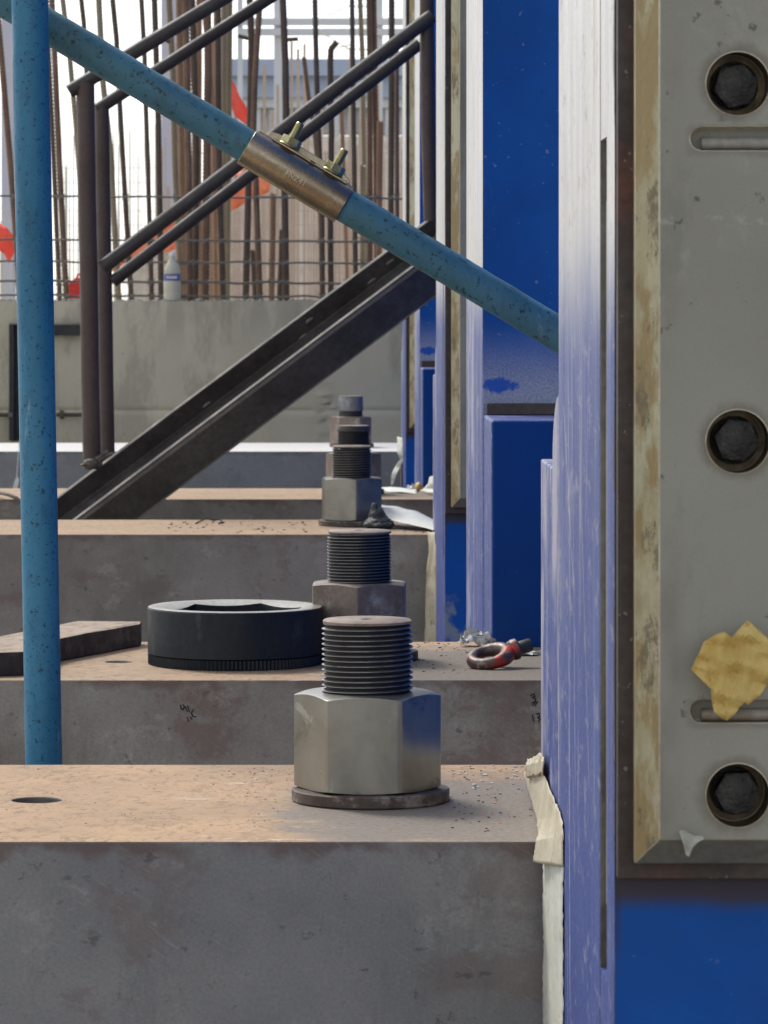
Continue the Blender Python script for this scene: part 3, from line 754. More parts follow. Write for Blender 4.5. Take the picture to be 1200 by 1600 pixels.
# coupler on the brace
ax = (b - a).normalized()
c0, c1 = P(388.5, 226, 5.02), P(540, 318, 5.02)
mid = (c0 + c1) / 2
mid = a + ax * (mid - a).dot(ax)
L = (c1 - c0).length
upv = Vector((-ax.z, 0, ax.x));
if upv.z < 0: upv = -upv
toC = Vector((0, -1, 0))
rot = Matrix((ax, upv, toC)).transposed().to_4x4()      # local x = along tube, y = up across, z = towards the camera
cp = empty('tube_coupler', mid, 'yellow zinc sleeve coupler clamped round the turquoise brace tube', 'tube coupler')
cp.matrix_world = Matrix.Translation(mid) @ rot
def shell(a0, a1, ri, ro, x0, x1, n=26, nx=6, notch=None):
    V, F = [], []
    for i in range(nx + 1):
        x = x0 + (x1 - x0) * i / nx
        for j in range(n + 1):
            t = a0 + (a1 - a0) * j / n
            for r in (ri, ro): V.append((x, r * math.sin(t), r * math.cos(t)))
    w2 = (n + 1) * 2
    for i in range(nx):
        for j in range(n):
            q = i * w2 + j * 2
            F += [(q, q + w2, q + w2 + 2, q + 2), (q + 1, q + 3, q + w2 + 3, q + w2 + 1)]
        q = i * w2; F.append((q, q + 1, q + w2 + 1, q + w2)); q += n * 2; F.append((q, q + w2, q + w2 + 1, q + 1))
    for j in range(n):
        q = j * 2; F.append((q, q + 2, q + 3, q + 1)); q += nx * w2; F.append((q, q + 1, q + 3, q + 2))
    return mesh(V, F)
o = link('front_sleeve', shell(R(-92), R(64), .0232, .0262, -L / 2, L / 2), M['zinc'], cp, smooth=40, bevel=.0006)
o = link('back_sleeve', shell(R(84), R(264), .0232, .0262, -L / 2 + .002, L / 2 - .001), M['zinc'], cp, smooth=40, bevel=.0006)
lug = [(-L / 2 + .012, .020), (-L / 2 + .016, .0325), (-L / 2 + .028, .036), (L / 2 - .03, .036), (L / 2 - .012, .032), (L / 2 - .004, .022), (L / 2 - .004, .018), (-L / 2 + .012, .018)]
link('lug_plate', prism(lug, 'z', -.008, -.004), M['zinc'], cp, bevel=.0008)
link('lip_plate', prism([(-L / 2 + .022, .0242), (-L / 2 + .022, .0272), (L / 2 - .012, .0272), (L / 2 - .012, .0242)], 'z', -.004, .0125), M['zinc'], cp, bevel=.0008)
link('slot_edge', box(.006, .0135, .0255, .0274, .009, .0145), M['ink'], cp, bevel=.0005)
for xk, tl in ((-.0275, 4), (.0385, 2)):
    bm_ = thread(.0060, .0049, .0022, 0, .037, 24, .001)
    bb = link('clamp_bolt', bm_, M['zinc_bright'], cp, (xk, .024, .004), smooth=50)
    bb.rotation_euler = (R(-90), R(0), R(tl))
    link('bolt_tip', lathe([(.0056, .0361), (.0046, .0382)], 24), M['zinc_bright'], bb)
    link('bolt_nut', nut_mesh(.0122, .0100, R(12), 72, .5), M['zinc_bright'], bb, (0, 0, .0062), smooth=25)
    link('bolt_washer', lathe([(.0138, .0038), (.0144, .0048), (.0138, .006)], 32), M['zinc_bright'], bb, smooth=30)
stamp = text_mesh('FNZ41', .0105, .0002)
for v in stamp.vertices:        # wrap on the sleeve
    y = v.co.y - .004; t = y / .0262
    v.co = Vector((v.co.x + .002, .0262 * math.sin(t), .0262 * math.cos(t) + .0002 + v.co.z))
link('stamped_lettering', stamp, M['zinc_edge'], cp)
# ------------------------------------------------------------ things on the beams
# big hexagonal ring
def hex_ring():
    n = 264; ro, H, rc, ap, rot = .1325, .087, .113, .0890, R(9 + 0)
    V, F = [], []
    def ring(fn):
        for k in range(n):
            a = 2 * math.pi * k / n; r, z = fn(a, k); V.append((r * math.cos(a), r * math.sin(a), z))
    kn = lambda k: -.0022 if k % 2 else .0
    ring(lambda a, k: (ro + kn(k) - .001, 0))
    ring(lambda a, k: (ro + kn(k), .001))
    ring(lambda a, k: (ro + kn(k), .0145))
    ring(lambda a, k: (ro - .003, .0152))
    ring(lambda a, k: (ro + .0004, .0168))
    ring(lambda a, k: (ro + .0004, H - .003))
    ring(lambda a, k: (ro - .0008, H - .0008))
    ring(lambda a, k: (ro - .003, H))
    ring(lambda a, k: (rc, H))
    cone = lambda r: H - .0006 - (rc - r) * .26
    ring(lambda a, k: (hex_r(a, ap, rot), cone(hex_r(a, ap, rot))))
    ring(lambda a, k: (hex_r(a, ap, rot), 0))
    m = 11
    for i in range(m):
        j = (i + 1) % m
        for k in range(n): F.append((i * n + k, i * n + (k + 1) % n, j * n + (k + 1) % n, j * n + k))
    me = mesh(V, F)
    c = P(367.5, 1045, 5.835); c.z = T
    o = link('hex_ring', me, [M['oxide'], M['oxide_top']], None, c + Vector((0, 0, .0003)), smooth=28)
    for p in me.polygons:
        p.material_index = 1 if (p.center.z > H - .02 and p.normal.z > .5) else 0
    tag(o, 'large black ring with a hexagonal hole and knurled base, on the second beam', 'socket ring')
hex_ring()

def on_top(px, py):         # point of the beam-top plane under a pixel
    d = (ZC - T) * FPX / (py - 483); return P(px, py, d)

# charred flat bar
pl = [on_top(-90, 1060), on_top(36, 1056), on_top(97, 1033.5), on_top(219, 1010), on_top(221, 1006), on_top(120, 1004.5), on_top(0, 1030), on_top(-90, 1036)]
base = pl[2].copy()
V = []
h = .036
sub = []
for i in range(len(pl)):
    p, q = pl[i], pl[(i + 1) % len(pl)]
    for t in range(6):
        s = p.lerp(q, t / 6); s += Vector((random.uniform(-.0012, .0012), random.uniform(-.0012, .0012), 0)); sub.append(s - base)
n = len(sub)
V = [(s.x, s.y, .0004) for s in sub] + [(s.x, s.y, h + random.uniform(-.0008, .0008)) for s in sub]
F = [tuple(range(n)), tuple(range(2 * n - 1, n - 1, -1))] + [(i, (i + 1) % n, n + (i + 1) % n, n + i) for i in range(n)]
me = mesh(V, F)
o = link('flat_bar', me, [M['slab'], M['slab_top']], None, base, bevel=.002)
for p in me.polygons: p.material_index = 1 if p.normal.z > .7 else 0
tag(o, 'thick charred flat bar lying behind the blue pole on the second beam', 'flat bar')

# eyebolt
c = on_top(771, 1047); c.y += .034
eb = empty('eyebolt', c, 'rusty eyebolt with red paint lying on the second beam', 'eyebolt')
def torus(Rm, r, n=40, m=18, sx=1., fat=0.):
    V, F = [], []
    for i in range(n):
        a = 2 * math.pi * i / n
        rr = r * (1 + fat * max(0, math.cos(a)))
        for j in range(m):
            b = 2 * math.pi * j / m
            V.append(((Rm + rr * math.cos(b)) * math.cos(a) * sx, (Rm + rr * math.cos(b)) * math.sin(a), rr * math.sin(b)))
    for i in range(n):
        for j in range(m): F.append((i * m + j, ((i + 1) % n) * m + j, ((i + 1) % n) * m + (j + 1) % m, i * m + (j + 1) % m))
    return mesh(V, F)
Rx = Matrix.Rotation(R(14), 4, 'Z') @ Matrix.Rotation(R(-15), 4, 'Y') @ Matrix.Rotation(R(13), 4, 'X') @ Matrix.Scale(1.03, 4)
def placed(me, m4): me.transform(m4); return me
sh = Matrix.Translation((-.004, 0, .0165))
link('ring', placed(torus(.0262, .0088, fat=.35), sh @ Rx), M['eye_metal'], eb, smooth=True)
col_ = lathe([(.008, .027), (.0135, .031), (.0155, .036), (.0155, .0425), (.013, .045)], 32)
link('collar', placed(col_, sh @ Rx @ Matrix.Rotation(R(90), 4, 'Y')), M['eye_metal'], eb, smooth=35)
shk = lathe([(.0095, .0445), (.0098, .0460), (.0098, .063), (.0085, .065)], 28)
link('shank', placed(shk, sh @ Rx @ Matrix.Rotation(R(90), 4, 'Y')), M['eye_shank'], eb, smooth=35)

def creases(seed, n, k0, k1):
    r_ = random.Random(seed); L = []
    for _ in range(n):
        a_ = r_.uniform(0, math.pi); L.append((math.cos(a_), math.sin(a_), r_.uniform(k0, k1), r_.random(), r_.uniform(.4, 1)))
    def f(u, v):
        t_ = 0
        for cx_, cy_, k_, o_, w_ in L:
            q_ = ((u * cx_ + v * cy_) * k_ + o_ + .15 * noise.noise(Vector((u * 30, v * 30, seed)))) % 1
            t_ += w_ * abs(q_ - .5) * 2 / k_
        return t_
    return f
# sheets, tapes and rags --------------------------------------------------
def strip(name, rows, mat, label, cat, nu=10, nv=6, amp=.0012, th=.0005, seed=0, freq=60, group=None):
    """rows: list of (left, right) world points; smooth interpolation along the rows"""
    base = rows[len(rows) // 2][0].copy()
    V, F = [], []
    cf = creases(seed, 8, freq * .35, freq * 1.3)
    N = (len(rows) - 1) * nv
    for i in range(N + 1):
        t = i / nv; k = min(int(t), len(rows) - 2); f = t - k
        l = rows[k][0].lerp(rows[k + 1][0], f); r = rows[k][1].lerp(rows[k + 1][1], f)
        for j in range(nu + 1):
            p = l.lerp(r, j / nu)
            q = noise.noise_vector(p * freq + Vector((seed, 0, 0))) * amp + noise.noise_vector(p * freq * .35 + Vector((seed, 3, 0))) * amp * 1.6
            q.x *= .45
            q.y -= cf(p.x + p.y, p.z) * min(amp, .0012) * 85; q.x -= cf(p.x + p.y, p.z) * min(amp, .0012) * 12
            e = noise.noise(Vector((seed, i * .9, j * .1))) * .0012 if j in (0, nu) else 0
            V.append(p + q + Vector((e, 0, 0)) - base)
    for i in range(N):
        for j in range(nu):
            q = i * (nu + 1) + j; F.append((q, q + 1, q + nu + 2, q + nu + 1))
    me = mesh(V, F)
    o = link(name, me, mat, None, base, smooth=14)
    s = o.modifiers.new('thick', 'SOLIDIFY'); s.thickness = th
    tag(o, label, cat, group); return o
Q = lambda x, y, z: Vector((x, y, z))
E = ZC
# long strip at the foot of the nearest column (corner between beam end and column)
rows = []
for i in range(10):
    z = E - .530 + (-.03 * i)
    wob = .0014 * math.sin(i * 2.1)
    rows.append((Q(.2008 + wob * .4, 3.866, z), Q(.2088, 3.655 + wob, z)))
strip('masking_tape', rows, M['mask_tape'], 'long pale masking tape strip hanging down between nearest beam end and column', 'masking tape', nu=16, nv=7, amp=.0011, seed=1, freq=110)
rows = [(P(824, 1190, 4.30), P(846, 1174, 4.10)), (P(819, 1212, 4.34), P(850, 1206, 4.00)), (P(827, 1240, 4.22), P(862, 1240, 3.83)),
        (P(839, 1282, 4.03), P(874, 1266, 3.70)), (P(840, 1307, 3.90), P(879, 1286, 3.66)), (P(838, 1313, 3.862), P(880, 1304, 3.65)), (P(834, 1346, 3.858), P(879, 1353, 3.652))]
strip('masking_tape', rows, M['mask_tape2'], 'creased dirty masking tape folded over the right end of the nearest beam', 'masking tape', nu=16, nv=8, amp=.0008, seed=4, freq=70)
rows = [(P(826, 1186, 4.36), P(848, 1178, 4.0)), (P(822, 1196, 4.24), P(852, 1188, 3.93)), (P(824, 1212, 4.22), P(850, 1206, 3.94)), (P(838, 1221, 4.30), P(852, 1214, 3.97))]
strip('masking_tape', rows, M['mask_tape2'], 'small curled end of masking tape at the back corner of the nearest beam', 'masking tape', nu=12, nv=8, amp=.0022, seed=9, freq=90)
# strip down the end of the third beam
rows = [(P(669, 828, 9.18), P(681, 830, 9.10)), (P(672, 860, 9.15), P(683, 862, 9.08)), (P(668, 890, 9.14), P(683, 892, 9.08)), (P(666, 940, 9.14), P(684, 945, 9.08)), (P(664, 1000, 9.14), P(685, 1004, 9.08)), (P(664, 1060, 9.14), P(685, 1064, 9.08))]
strip('masking_tape', rows, M['mask_tape2'], 'twisted masking tape strip hanging down the end of the third beam', 'masking tape', nu=6, nv=6, amp=.003, seed=12, freq=25)
# paper sheet on the third beam, leaning to the column
rows = [(P(596, 787, 9.66), P(598, 791, 9.62)), (P(622, 791, 9.60), P(612, 812, 9.42)), (P(650, 798, 9.55), P(640, 819, 9.34)), (P(668, 806, 9.52), P(665, 824, 9.30)), (P(681, 812, 9.50), P(680, 829, 9.26))]
strip('paper_sheet', rows, M['paper'], 'white paper sheet lying beside the black glove on the third beam', 'paper sheet', nu=10, nv=6, amp=.003, seed=15, freq=18)
# tape loop at the end of the farthest beam
rows = [(P(622, 682, 14.5), P(630, 683, 14.45)), (P(622, 705, 14.46), P(631, 706, 14.44)), (P(626, 718, 14.44), P(632, 718, 14.43)), (P(618, 728, 14.44), P(628, 724, 14.43)), (P(613, 742, 14.44), P(622, 738, 14.43)), (P(612, 758, 14.44), P(615, 757, 14.43))]
strip('masking_tape', rows, M['mask_tape'], 'curled masking tape hanging off the end of the farthest beam', 'masking tape', nu=5, nv=6, amp=.003, seed=18, freq=14)
# paper strip lying along the back of the fourth beam and the curl at its end
rows = [(P(598, 760.5, 11.50), P(598, 765.5, 11.42)), (P(612, 760.0, 11.50), P(612, 767, 11.30)), (P(630, 761, 11.46), P(630, 768, 11.24)), (P(652, 763, 11.38), P(655, 770, 11.2))]
strip('masking_tape', [(a_, b_) for a_, b_ in rows], M['paper'], 'white tape strip lying flat on top of the fourth beam', 'masking tape', nu=5, nv=6, amp=.003, seed=21, freq=14)
rows = [(P(674, 745, 11.2), P(680, 743, 11.1)), (P(672, 756, 11.2), P(680, 755, 11.1)), (P(665, 764, 11.25), P(680, 764, 11.15)), (P(658, 768, 11.3), P(680, 771, 11.1))]
strip('paper_scrap', rows, M['paper'], 'white paper scrap turned up against the column at the end of the fourth beam', 'paper scrap', nu=6, nv=6, amp=.004, seed=25, freq=14)

def crumple(name, c, sx, sy, sz, mat, label, cat, seed=0, sub=3, amp=.5, rot=0, fq=2.2):
    bm = bmesh.new(); bmesh.ops.create_icosphere(bm, subdivisions=sub, radius=1)
    for v in bm.verts:
        n_ = v.co.normalized()
        k = 1 + amp * noise.noise(n_ * fq + Vector((seed, 0, 0))) + amp * .5 * abs(noise.noise(n_ * fq * 2.4 + Vector((0, seed, 0))))
        v.co = Vector((v.co.x * sx, v.co.y * sy, v.co.z * sz)) * k
    mz = min(v.co.z for v in bm.verts)
    for v in bm.verts: v.co.z = max(v.co.z, mz * .55)
    mz = min(v.co.z for v in bm.verts)
    for v in bm.verts: v.co.z -= mz
    me = from_bm(bm); o = link(name, me, mat, None, c, smooth=30 if 'paper' in name else True); o.rotation_euler = (0, 0, rot)
    tag(o, label, cat); return o
def crumpled_sheet(name, c, w_, h_, mat, label, cat, seed, lift=1.0):
    N = 16; V, F = [], []
    for i in range(N + 1):
        for j in range(N + 1):
            u, v = i / N - .5, j / N - .5
            p = Vector((u * w_, v * w_ * .6, 0))
            q = Vector((u * 5 + seed, v * 5, seed))
            z = (abs(noise.noise(q * .8)) * 1.2 + .3 * abs(noise.noise(q * 2.2)) + 1.5 * max(0, .5 - math.hypot(u, v))) * h_
            dx = noise.noise_vector(q * 1.3) * w_ * .22
            V.append(p + Vector((dx.x, dx.y, z + .001)))
    for i in range(N):
        for j in range(N):
            a_ = i * (N + 1) + j; F.append((a_, a_ + 1, a_ + N + 2, a_ + N + 1))
    o = link(name, mesh(V, F), mat, None, c, smooth=25)
    s = o.modifiers.new('thick', 'SOLIDIFY'); s.thickness = .0004
    tag(o, label, cat); return o
crumpled_sheet('paper_scrap', Vector((.2135, 6.13, T)), .052, .020, M['paper'], 'crumpled cream paper scrap behind the eyebolt at the foot of the second column', 'paper scrap', 3.4)
crumpled_sheet('paper_scrap', Vector((.272, 5.97, T)), .06, .006, M['paper'], 'flat dusty white scrap right of the eyebolt', 'paper scrap', 8)
crumpled_sheet('paper_scrap', Vector((.212, 11.35, T)), .05, .02, M['paper'], 'small crumpled pale scrap at the foot of the fourth column', 'paper scrap', 14)
# amber resin lump at the foot of the fourth column
crumple('resin_lump', Vector((.222, 11.34, T)), .012, .012, .016, M['amber'], 'amber resin lump at the foot of the fourth column', 'resin lump', 5, 2)

# glove: palm lump with folded cuff and curled fingers, fused by voxel remesh
def glove():
    bm = bmesh.new()
    def ell(c, s, rz=0, ry=0):
        m4 = Matrix.Translation(c) @ Matrix.Rotation(rz, 4, 'Z') @ Matrix.Rotation(ry, 4, 'Y') @ Matrix.Diagonal((*s, 1))
        bmesh.ops.create_icosphere(bm, subdivisions=3, radius=1, matrix=m4)
    ell((0, 0, .016), (.034, .030, .015))
    ell((-.004, .004, .034), (.021, .020, .017))
    ell((-.010, .004, .052), (.010, .012, .012))
    ell((.018, -.010, .012), (.022, .012, .011), .3)
    ell((.022, -.022, .010), (.016, .009, .009), .2)
    ell((-.020, -.020, .010), (.020, .010, .009), -.3)
    ell((-.024, -.004, .012), (.016, .009, .010), .1)
    ell((.002, -.028, .009), (.018, .009, .008), 0)
    ell((.026, .006, .013), (.012, .012, .010), 0)
    me = from_bm(bm)
    c = Vector((.0855, 9.40, T))
    o = link('work_glove', me, M['glove'], None, c + Vector((0, 0, -.0004)), smooth=True)
    r = o.modifiers.new('r', 'REMESH'); r.mode = 'VOXEL'; r.voxel_size = .0022; r.use_smooth_shade = True
    s = o.modifiers.new('s', 'SMOOTH'); s.iterations = 5
    tx = bpy.data.textures.new('creases', 'CLOUDS'); tx.noise_scale = .012; tx.noise_depth = 3
    dsp = o.modifiers.new('d', 'DISPLACE'); dsp.texture = tx; dsp.strength = .006; dsp.mid_level = .5; dsp.texture_coords = 'LOCAL'
    tag(o, 'crumpled black work glove lying beside the third anchor nut', 'work glove')
glove()

# amber tape and white scrap on the bolted plate
def patch(name, outline, d, mat, label, cat, amp, seed, freq=55):
    bm = bmesh.new()
    c = P(sum(p[0] for p in outline) / len(outline), sum(p[1] for p in outline) / len(outline), d)
    vs = [bm.verts.new(P(x, y, d) - c) for x, y in outline]
    f = bm.faces.new(vs); bmesh.ops.triangulate(bm, faces=[f])
    bmesh.ops.subdivide_edges(bm, edges=bm.edges[:], cuts=5, use_grid_fill=True)
    bmesh.ops.triangulate(bm, faces=bm.faces[:])
    bmesh.ops.subdivide_edges(bm, edges=bm.edges[:], cuts=2, use_grid_fill=True)
    cf = creases(seed, 9, 22, 90)
    for v in bm.verts:
        v.co.y -= .0002 + cf(v.co.x, v.co.z) * amp * 55
    bmesh.ops.recalc_face_normals(bm, faces=bm.faces[:])
    o = link(name, from_bm(bm), mat, None, c, smooth=4)
    s = o.modifiers.new('thick', 'SOLIDIFY'); s.thickness = .0002; s.offset = 0
    tag(o, label, cat); return o
patch('amber_tape', [(1078, 1044), (1086, 1022), (1097, 1000), (1115, 990), (1129, 985), (1141, 994), (1152, 981), (1165, 967), (1183, 982), (1200, 999), (1222, 1022), (1212, 1045), (1196, 1068), (1178, 1088), (1166, 1099), (1161, 1094), (1148, 1110), (1133, 1124), (1122, 1117), (1112, 1108), (1111, 1090), (1110, 1075), (1095, 1061)],
      2.9275, M['amber'], 'creased amber tape patch stuck on the grey bolted plate', 'tape patch', .0045, 2, 60)
patch('tape_scrap', [(1060, 1297), (1068, 1296), (1082, 1304), (1097, 1305), (1099, 1310), (1090, 1314), (1082, 1322), (1076, 1338), (1071, 1335), (1067, 1318)],
      2.9275, M['grey_tape'], 'torn white tape scrap at the lower edge of the grey bolted plate', 'tape scrap', .0018, 6, 70)

# crumbs and flakes on the nearest and second beams
def flakes(name, n, fn, mat, label, smin, smax, seed):
    rnd = random.Random(seed); V, F = [], []
    for _ in range(n):
        p = fn(rnd)
        s = rnd.uniform(smin, smax); a = rnd.uniform(0, 6.28); k = len(V); m = rnd.randint(4, 6)
        for l in (0, 1):
            for i in range(m):
                t = a + 6.28 * i / m; rr = s * rnd.uniform(.5, 1.0)
                V.append((p[0] + rr * math.cos(t) * 1.5, p[1] + rr * math.sin(t), T + .0003 + l * s * rnd.uniform(.25, .7)))
        F.append(tuple(k + i for i in range(m))); F.append(tuple(k + m + i for i in range(m)))
        F += [(k + i, k + (i + 1) % m, k + m + (i + 1) % m, k + m + i) for i in range(m)]
    me = mesh(V, F); o = link(name, me, mat); tag(o, label, 'debris', kind='stuff'); return o
def reg(x0, x1, y0, y1):
    return lambda r: ((lambda p: (p.x, p.y))(on_top(r.uniform(x0, x1), y0 + (y1 - y0) * r.random() ** 1.3)))
flakes('debris', 60, reg(705, 832, 1198, 1300), M['slab'], 'dark metal crumbs scattered right of the nearest bolt', .0004, .0016, 1)
flakes('debris', 34, reg(705, 825, 1196, 1235), M['paper'], 'white flakes scattered right of the nearest bolt', .0008, .0026, 2)
flakes('debris', 90, reg(380, 470, 1200, 1300), M['hedge'], 'fine grey crumbs left of the nearest bolt', .0003, .0011, 3)
flakes('debris', 60, reg(5, 450, 1200, 1305), M['rebar3'], 'dark flecks on the rusty top of the nearest beam', .0003, .0010, 4)
flakes('debris', 44, reg(650, 735, 1004, 1055), M['slab'], 'dark crumbs on the second beam between bolt and eyebolt', .0008, .0022, 5)
flakes('debris', 8, reg(705, 800, 1240, 1300), M['red_pale'], 'pink and blue paint chips on the nearest beam', .0008, .0020, 6)
flakes('debris', 6, reg(705, 820, 1225, 1290), M['blue'], 'blue paint chips on the nearest beam', .0010, .0018, 7)
flakes('debris', 60, reg(250, 480, 816, 833), M['slab'], 'dark crumbs on the third beam', .0010, .0035, 8)
flakes('debris', 50, reg(630, 684, 814, 834), M['slab'], 'dark crumbs under the paper on the third beam', .0010, .0035, 9)

# loose wire curl on the third beam
pts = [on_top(x, y) + Vector((0, 0, z)) for x, y, z in ((306, 819, .002), (314, 816, .004), (324, 814.5, .007), (334, 815.5, .004), (343, 815, .006), (349, 817.5, .002), (342, 819, .002))]
base = pts[0].copy()
o = link('wire_offcut', tube([p - base for p in pts], .0018, 8), M['slab'], None, base, smooth=True); tag(o, 'thin bent wire offcut on the third beam', 'wire offcut')

# cable drooping over the fourth beam at far left, string with a white tag
pts = [P(x, y, d) for x, y, d in ((-60, 748, 11.3), (-20, 760, 11.1), (0, 770, 10.9), (14, 773, 10.82), (27, 779, 10.8), (36, 788, 10.8), (44, 804, 10.8), (50, 830, 10.8))]
base = pts[2].copy()
o = link('cable', tube([p - base for p in pts], .0052, 12), M['cable'], None, base, smooth=True); tag(o, 'grey brown cable drooping over the fourth beam behind the blue pole', 'cable')
tg = empty('hanging_tag', P(30, 690, 14.45), 'small white tag hanging on a thread beside the blue pole', 'tag')
link('thread', tube(line((0, 0, 0), P(26, 750, 14.45) - P(30, 690, 14.45), 4), .0016, 6), M['white_print'], tg)
me = prism([(-.012, 0), (-.004, .03), (.006, .042), (.012, .03), (.004, -.006), (-.006, -.01)], 'y', -.003, .003)
link('tag_card', me, M['paper'], tg, P(25, 762, 14.45) - P(30, 690, 14.45))

# ------------------------------------------------------------ stair stringer and handrails
D = 10.34
ax = Vector((1, 0, .748)).normalized(); up = Vector((-ax.z, 0, ax.x)); wc = Vector((0, -1, 0))
ph = R(36)
e1 = up * math.cos(ph) + wc * math.sin(ph); nn = -up * math.sin(ph) + wc * math.cos(ph)
b_, h_, tf, tw = .125, .140, .012, .007
ridge0 = P(380, 811 - .748 * 260, D - .04)         # a point on the near flange's upper edge (outer face)
sec = [(0, 0), (-.005, 0), (-.016, 0), (-b_ + .007, 0), (-b_, 0), (-b_, tf), (-b_ / 2 - tw / 2, tf), (-b_ / 2 - tw / 2, h_ - tf), (-b_, h_ - tf), (-b_, h_), (0, h_), (0, h_ - tf), (-b_ / 2 + tw / 2, h_ - tf), (-b_ / 2 + tw / 2, tf), (0, tf)]
t0 = -(ridge0.z - .06) / ax.z; t1 = .78 / ax.x
org = ridge0 + ax * t0
V = []
NS = 40
for i in range(NS + 1):
    for (s, t) in sec: V.append(ax * ((t1 - t0) * i / NS) + e1 * s - nn * t + noise.noise_vector(Vector((i, s * 20, t * 20))) * .0003)
m = len(sec)
F = [tuple(range(m)), tuple(NS * m + k for k in range(m - 1, -1, -1))]
for i in range(NS): F += [(i * m + k, i * m + (k + 1) % m, (i + 1) * m + (k + 1) % m, (i + 1) * m + k) for k in range(m)]
st = empty('stair_stringer', (org.x, org.y, org.z), 'dark H section steel stringer sloping up to the right behind the third beam', 'steel stringer')
me = mesh(V, F)
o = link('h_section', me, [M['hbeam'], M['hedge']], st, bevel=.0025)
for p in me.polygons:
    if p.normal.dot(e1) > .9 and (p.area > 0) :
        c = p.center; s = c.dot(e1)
        p.material_index = 1 if s > -.01 else 0  # pale upper edges paint in the sky light on the flanges
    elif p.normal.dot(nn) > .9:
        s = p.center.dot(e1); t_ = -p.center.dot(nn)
        if t_ < .002 and (-.016 < s < -.005 or s < -b_ + .007): p.material_index = 1  # pale strips paint lit edge lines along the near flange
for k_, (sx_, ss_) in enumerate(((.30, -.05), (.62, -.06), (.66, -.03), (.86, -.05), (.93, -.035), (1.07, -.06))):
    w_s = crumple('weld_spot', (0, 0, 0), .013, .002, .005, M['hedge'], None, None, k_, 2, .5); w_s.parent = st
    w_s.matrix_local = Matrix.Translation(ax * (sx_ - t0 * 0 + (-t0 - .40)) + e1 * ss_ - nn * (h_ - tf - .0005)) @ Matrix((ax, -nn, e1)).transposed().to_4x4()
# weld lumps at the post feet
fw = crumple('weld_bead', (0, 0, 0), .024, .016, .013, M['weld'], None, None, 3, 3, .6); fw.parent = st; fw.location = P(143, 731, 10.185) - org
fw = crumple('weld_bead', (0, 0, 0), .030, .015, .012, M['weld'], None, None, 6, 3, .6); fw.parent = st; fw.location = P(160, 722, 10.20) - org; fw.rotation_euler = (0, -.6, 0)

def railing(label, d, post, rails, endpost, rp, rr):
    b0 = P(post[-1][0], post[-1][1], d)
    e = empty('handrail', b0, label, 'handrail', 'brown pipe handrails of the stair')
    link('post', tube([P(x, y, d) - b0 for x, y in post], rp, 24, jitter=.0004), M['rail'], e, smooth=60)
    for (p, q) in rails:
        A, B = P(*p, d - .002), P(*q, d - .002)
        link('rail', tube(line(A - b0, B - b0, 14), rr, 24, jitter=.0005), M['rail_dark'], e, smooth=60)
    if endpost: link('post', tube([P(x, y, d + .02) - b0 for x, y in endpost], rr, 20), M['rail'], e, smooth=60)
    return e
railing('nearer brown pipe handrail standing at the foot of the stringer', 10.22, [(133.5, 130), (136, 300), (139, 450), (141, 600), (144, 733)],
        [((108, 143), (480, -82)), ((160, 418), (676, 24))], [(667, -60), (667, 20), (669, 200), (673, 345)], .0243, .0192)
railing('farther brown pipe handrail just behind the nearer one', 10.47, [(159, 165), (161, 300), (164, 450), (166, 600), (168, 708)],
        [((152, 171), (540, -80)), ((176, 440), (656, 68))], None, .0200, .0172)

# ------------------------------------------------------------ concrete wall and what is fixed to it
WY = 16.4
def wall():
    org = Vector((0, WY, ZC))
    N, MZ = 260, 60
    x0, x1, zt, zb = -3.2, 2.4, .034, -.60
    V, F = [], []
    for j in range(MZ + 1):
        z = zb + (zt - zb) * j / MZ
        for i in range(N + 1):
            x = x0 + (x1 - x0) * i / N
            p = Vector((x, 0, z))
            y = noise.noise(p * 3) * .003 + noise.noise(p * 14) * .0012
            y += .012 * math.exp(-((z + .435) / .006) ** 2)       # pour joint
            if z < -.435: y -= .006
            cx = -.085 + .03 * noise.noise(Vector((0, 0, z * 12)))
            dmg = math.exp(-((x - cx) / .03) ** 2) * math.exp(-((z + .42) / .16) ** 2)
            y += dmg * (.02 * noise.noise(p * 45) + .012 * noise.noise(p * 110))
            zz = z
            if j == MZ: zz += .006 * noise.noise(Vector((x * 12, 0, 1))) + .004 * noise.noise(Vector((x * 60, 0, 1)))
            V.append((x, y, zz))
    w_ = N + 1
    for j in range(MZ):
        for i in range(N): F.append((j * w_ + i, j * w_ + i + 1, (j + 1) * w_ + i + 1, (j + 1) * w_ + i))
    k = len(V)
    for i in range(N + 1): V.append((x0 + (x1 - x0) * i / N, 2.4, zt))
    for i in range(N): F.append((MZ * w_ + i, MZ * w_ + i + 1, k + i + 1, k + i))
    n0 = len(V)
    V += [(x0, .0, -ZC), (x1, .0, -ZC), (x1, 0, zb), (x0, 0, zb)]
    F.append((n0, n0 + 1, n0 + 2, n0 + 3))
    V += [(x0, 2.4, -ZC), (x1, 2.4, -ZC)]
    F += [(n0 + 5, n0 + 1, 1 * N, k + N), (n0, n0 + 4, k, 0), (n0 + 4, n0 + 5, k + N, k)]
    me = bpy.data.meshes.new('m'); me.from_pydata([tuple(v) for v in V], [], F); me.update()
    bm = bmesh.new(); bm.from_mesh(me); bmesh.ops.recalc_face_normals(bm, faces=bm.faces[:]); bm.to_mesh(me); bm.free()
    o = link('concrete_wall', me, M['concrete'], None, org, smooth=50)
    tag(o, 'grey poured concrete wall behind the last beam, stained and chipped', 'concrete wall')
wall()
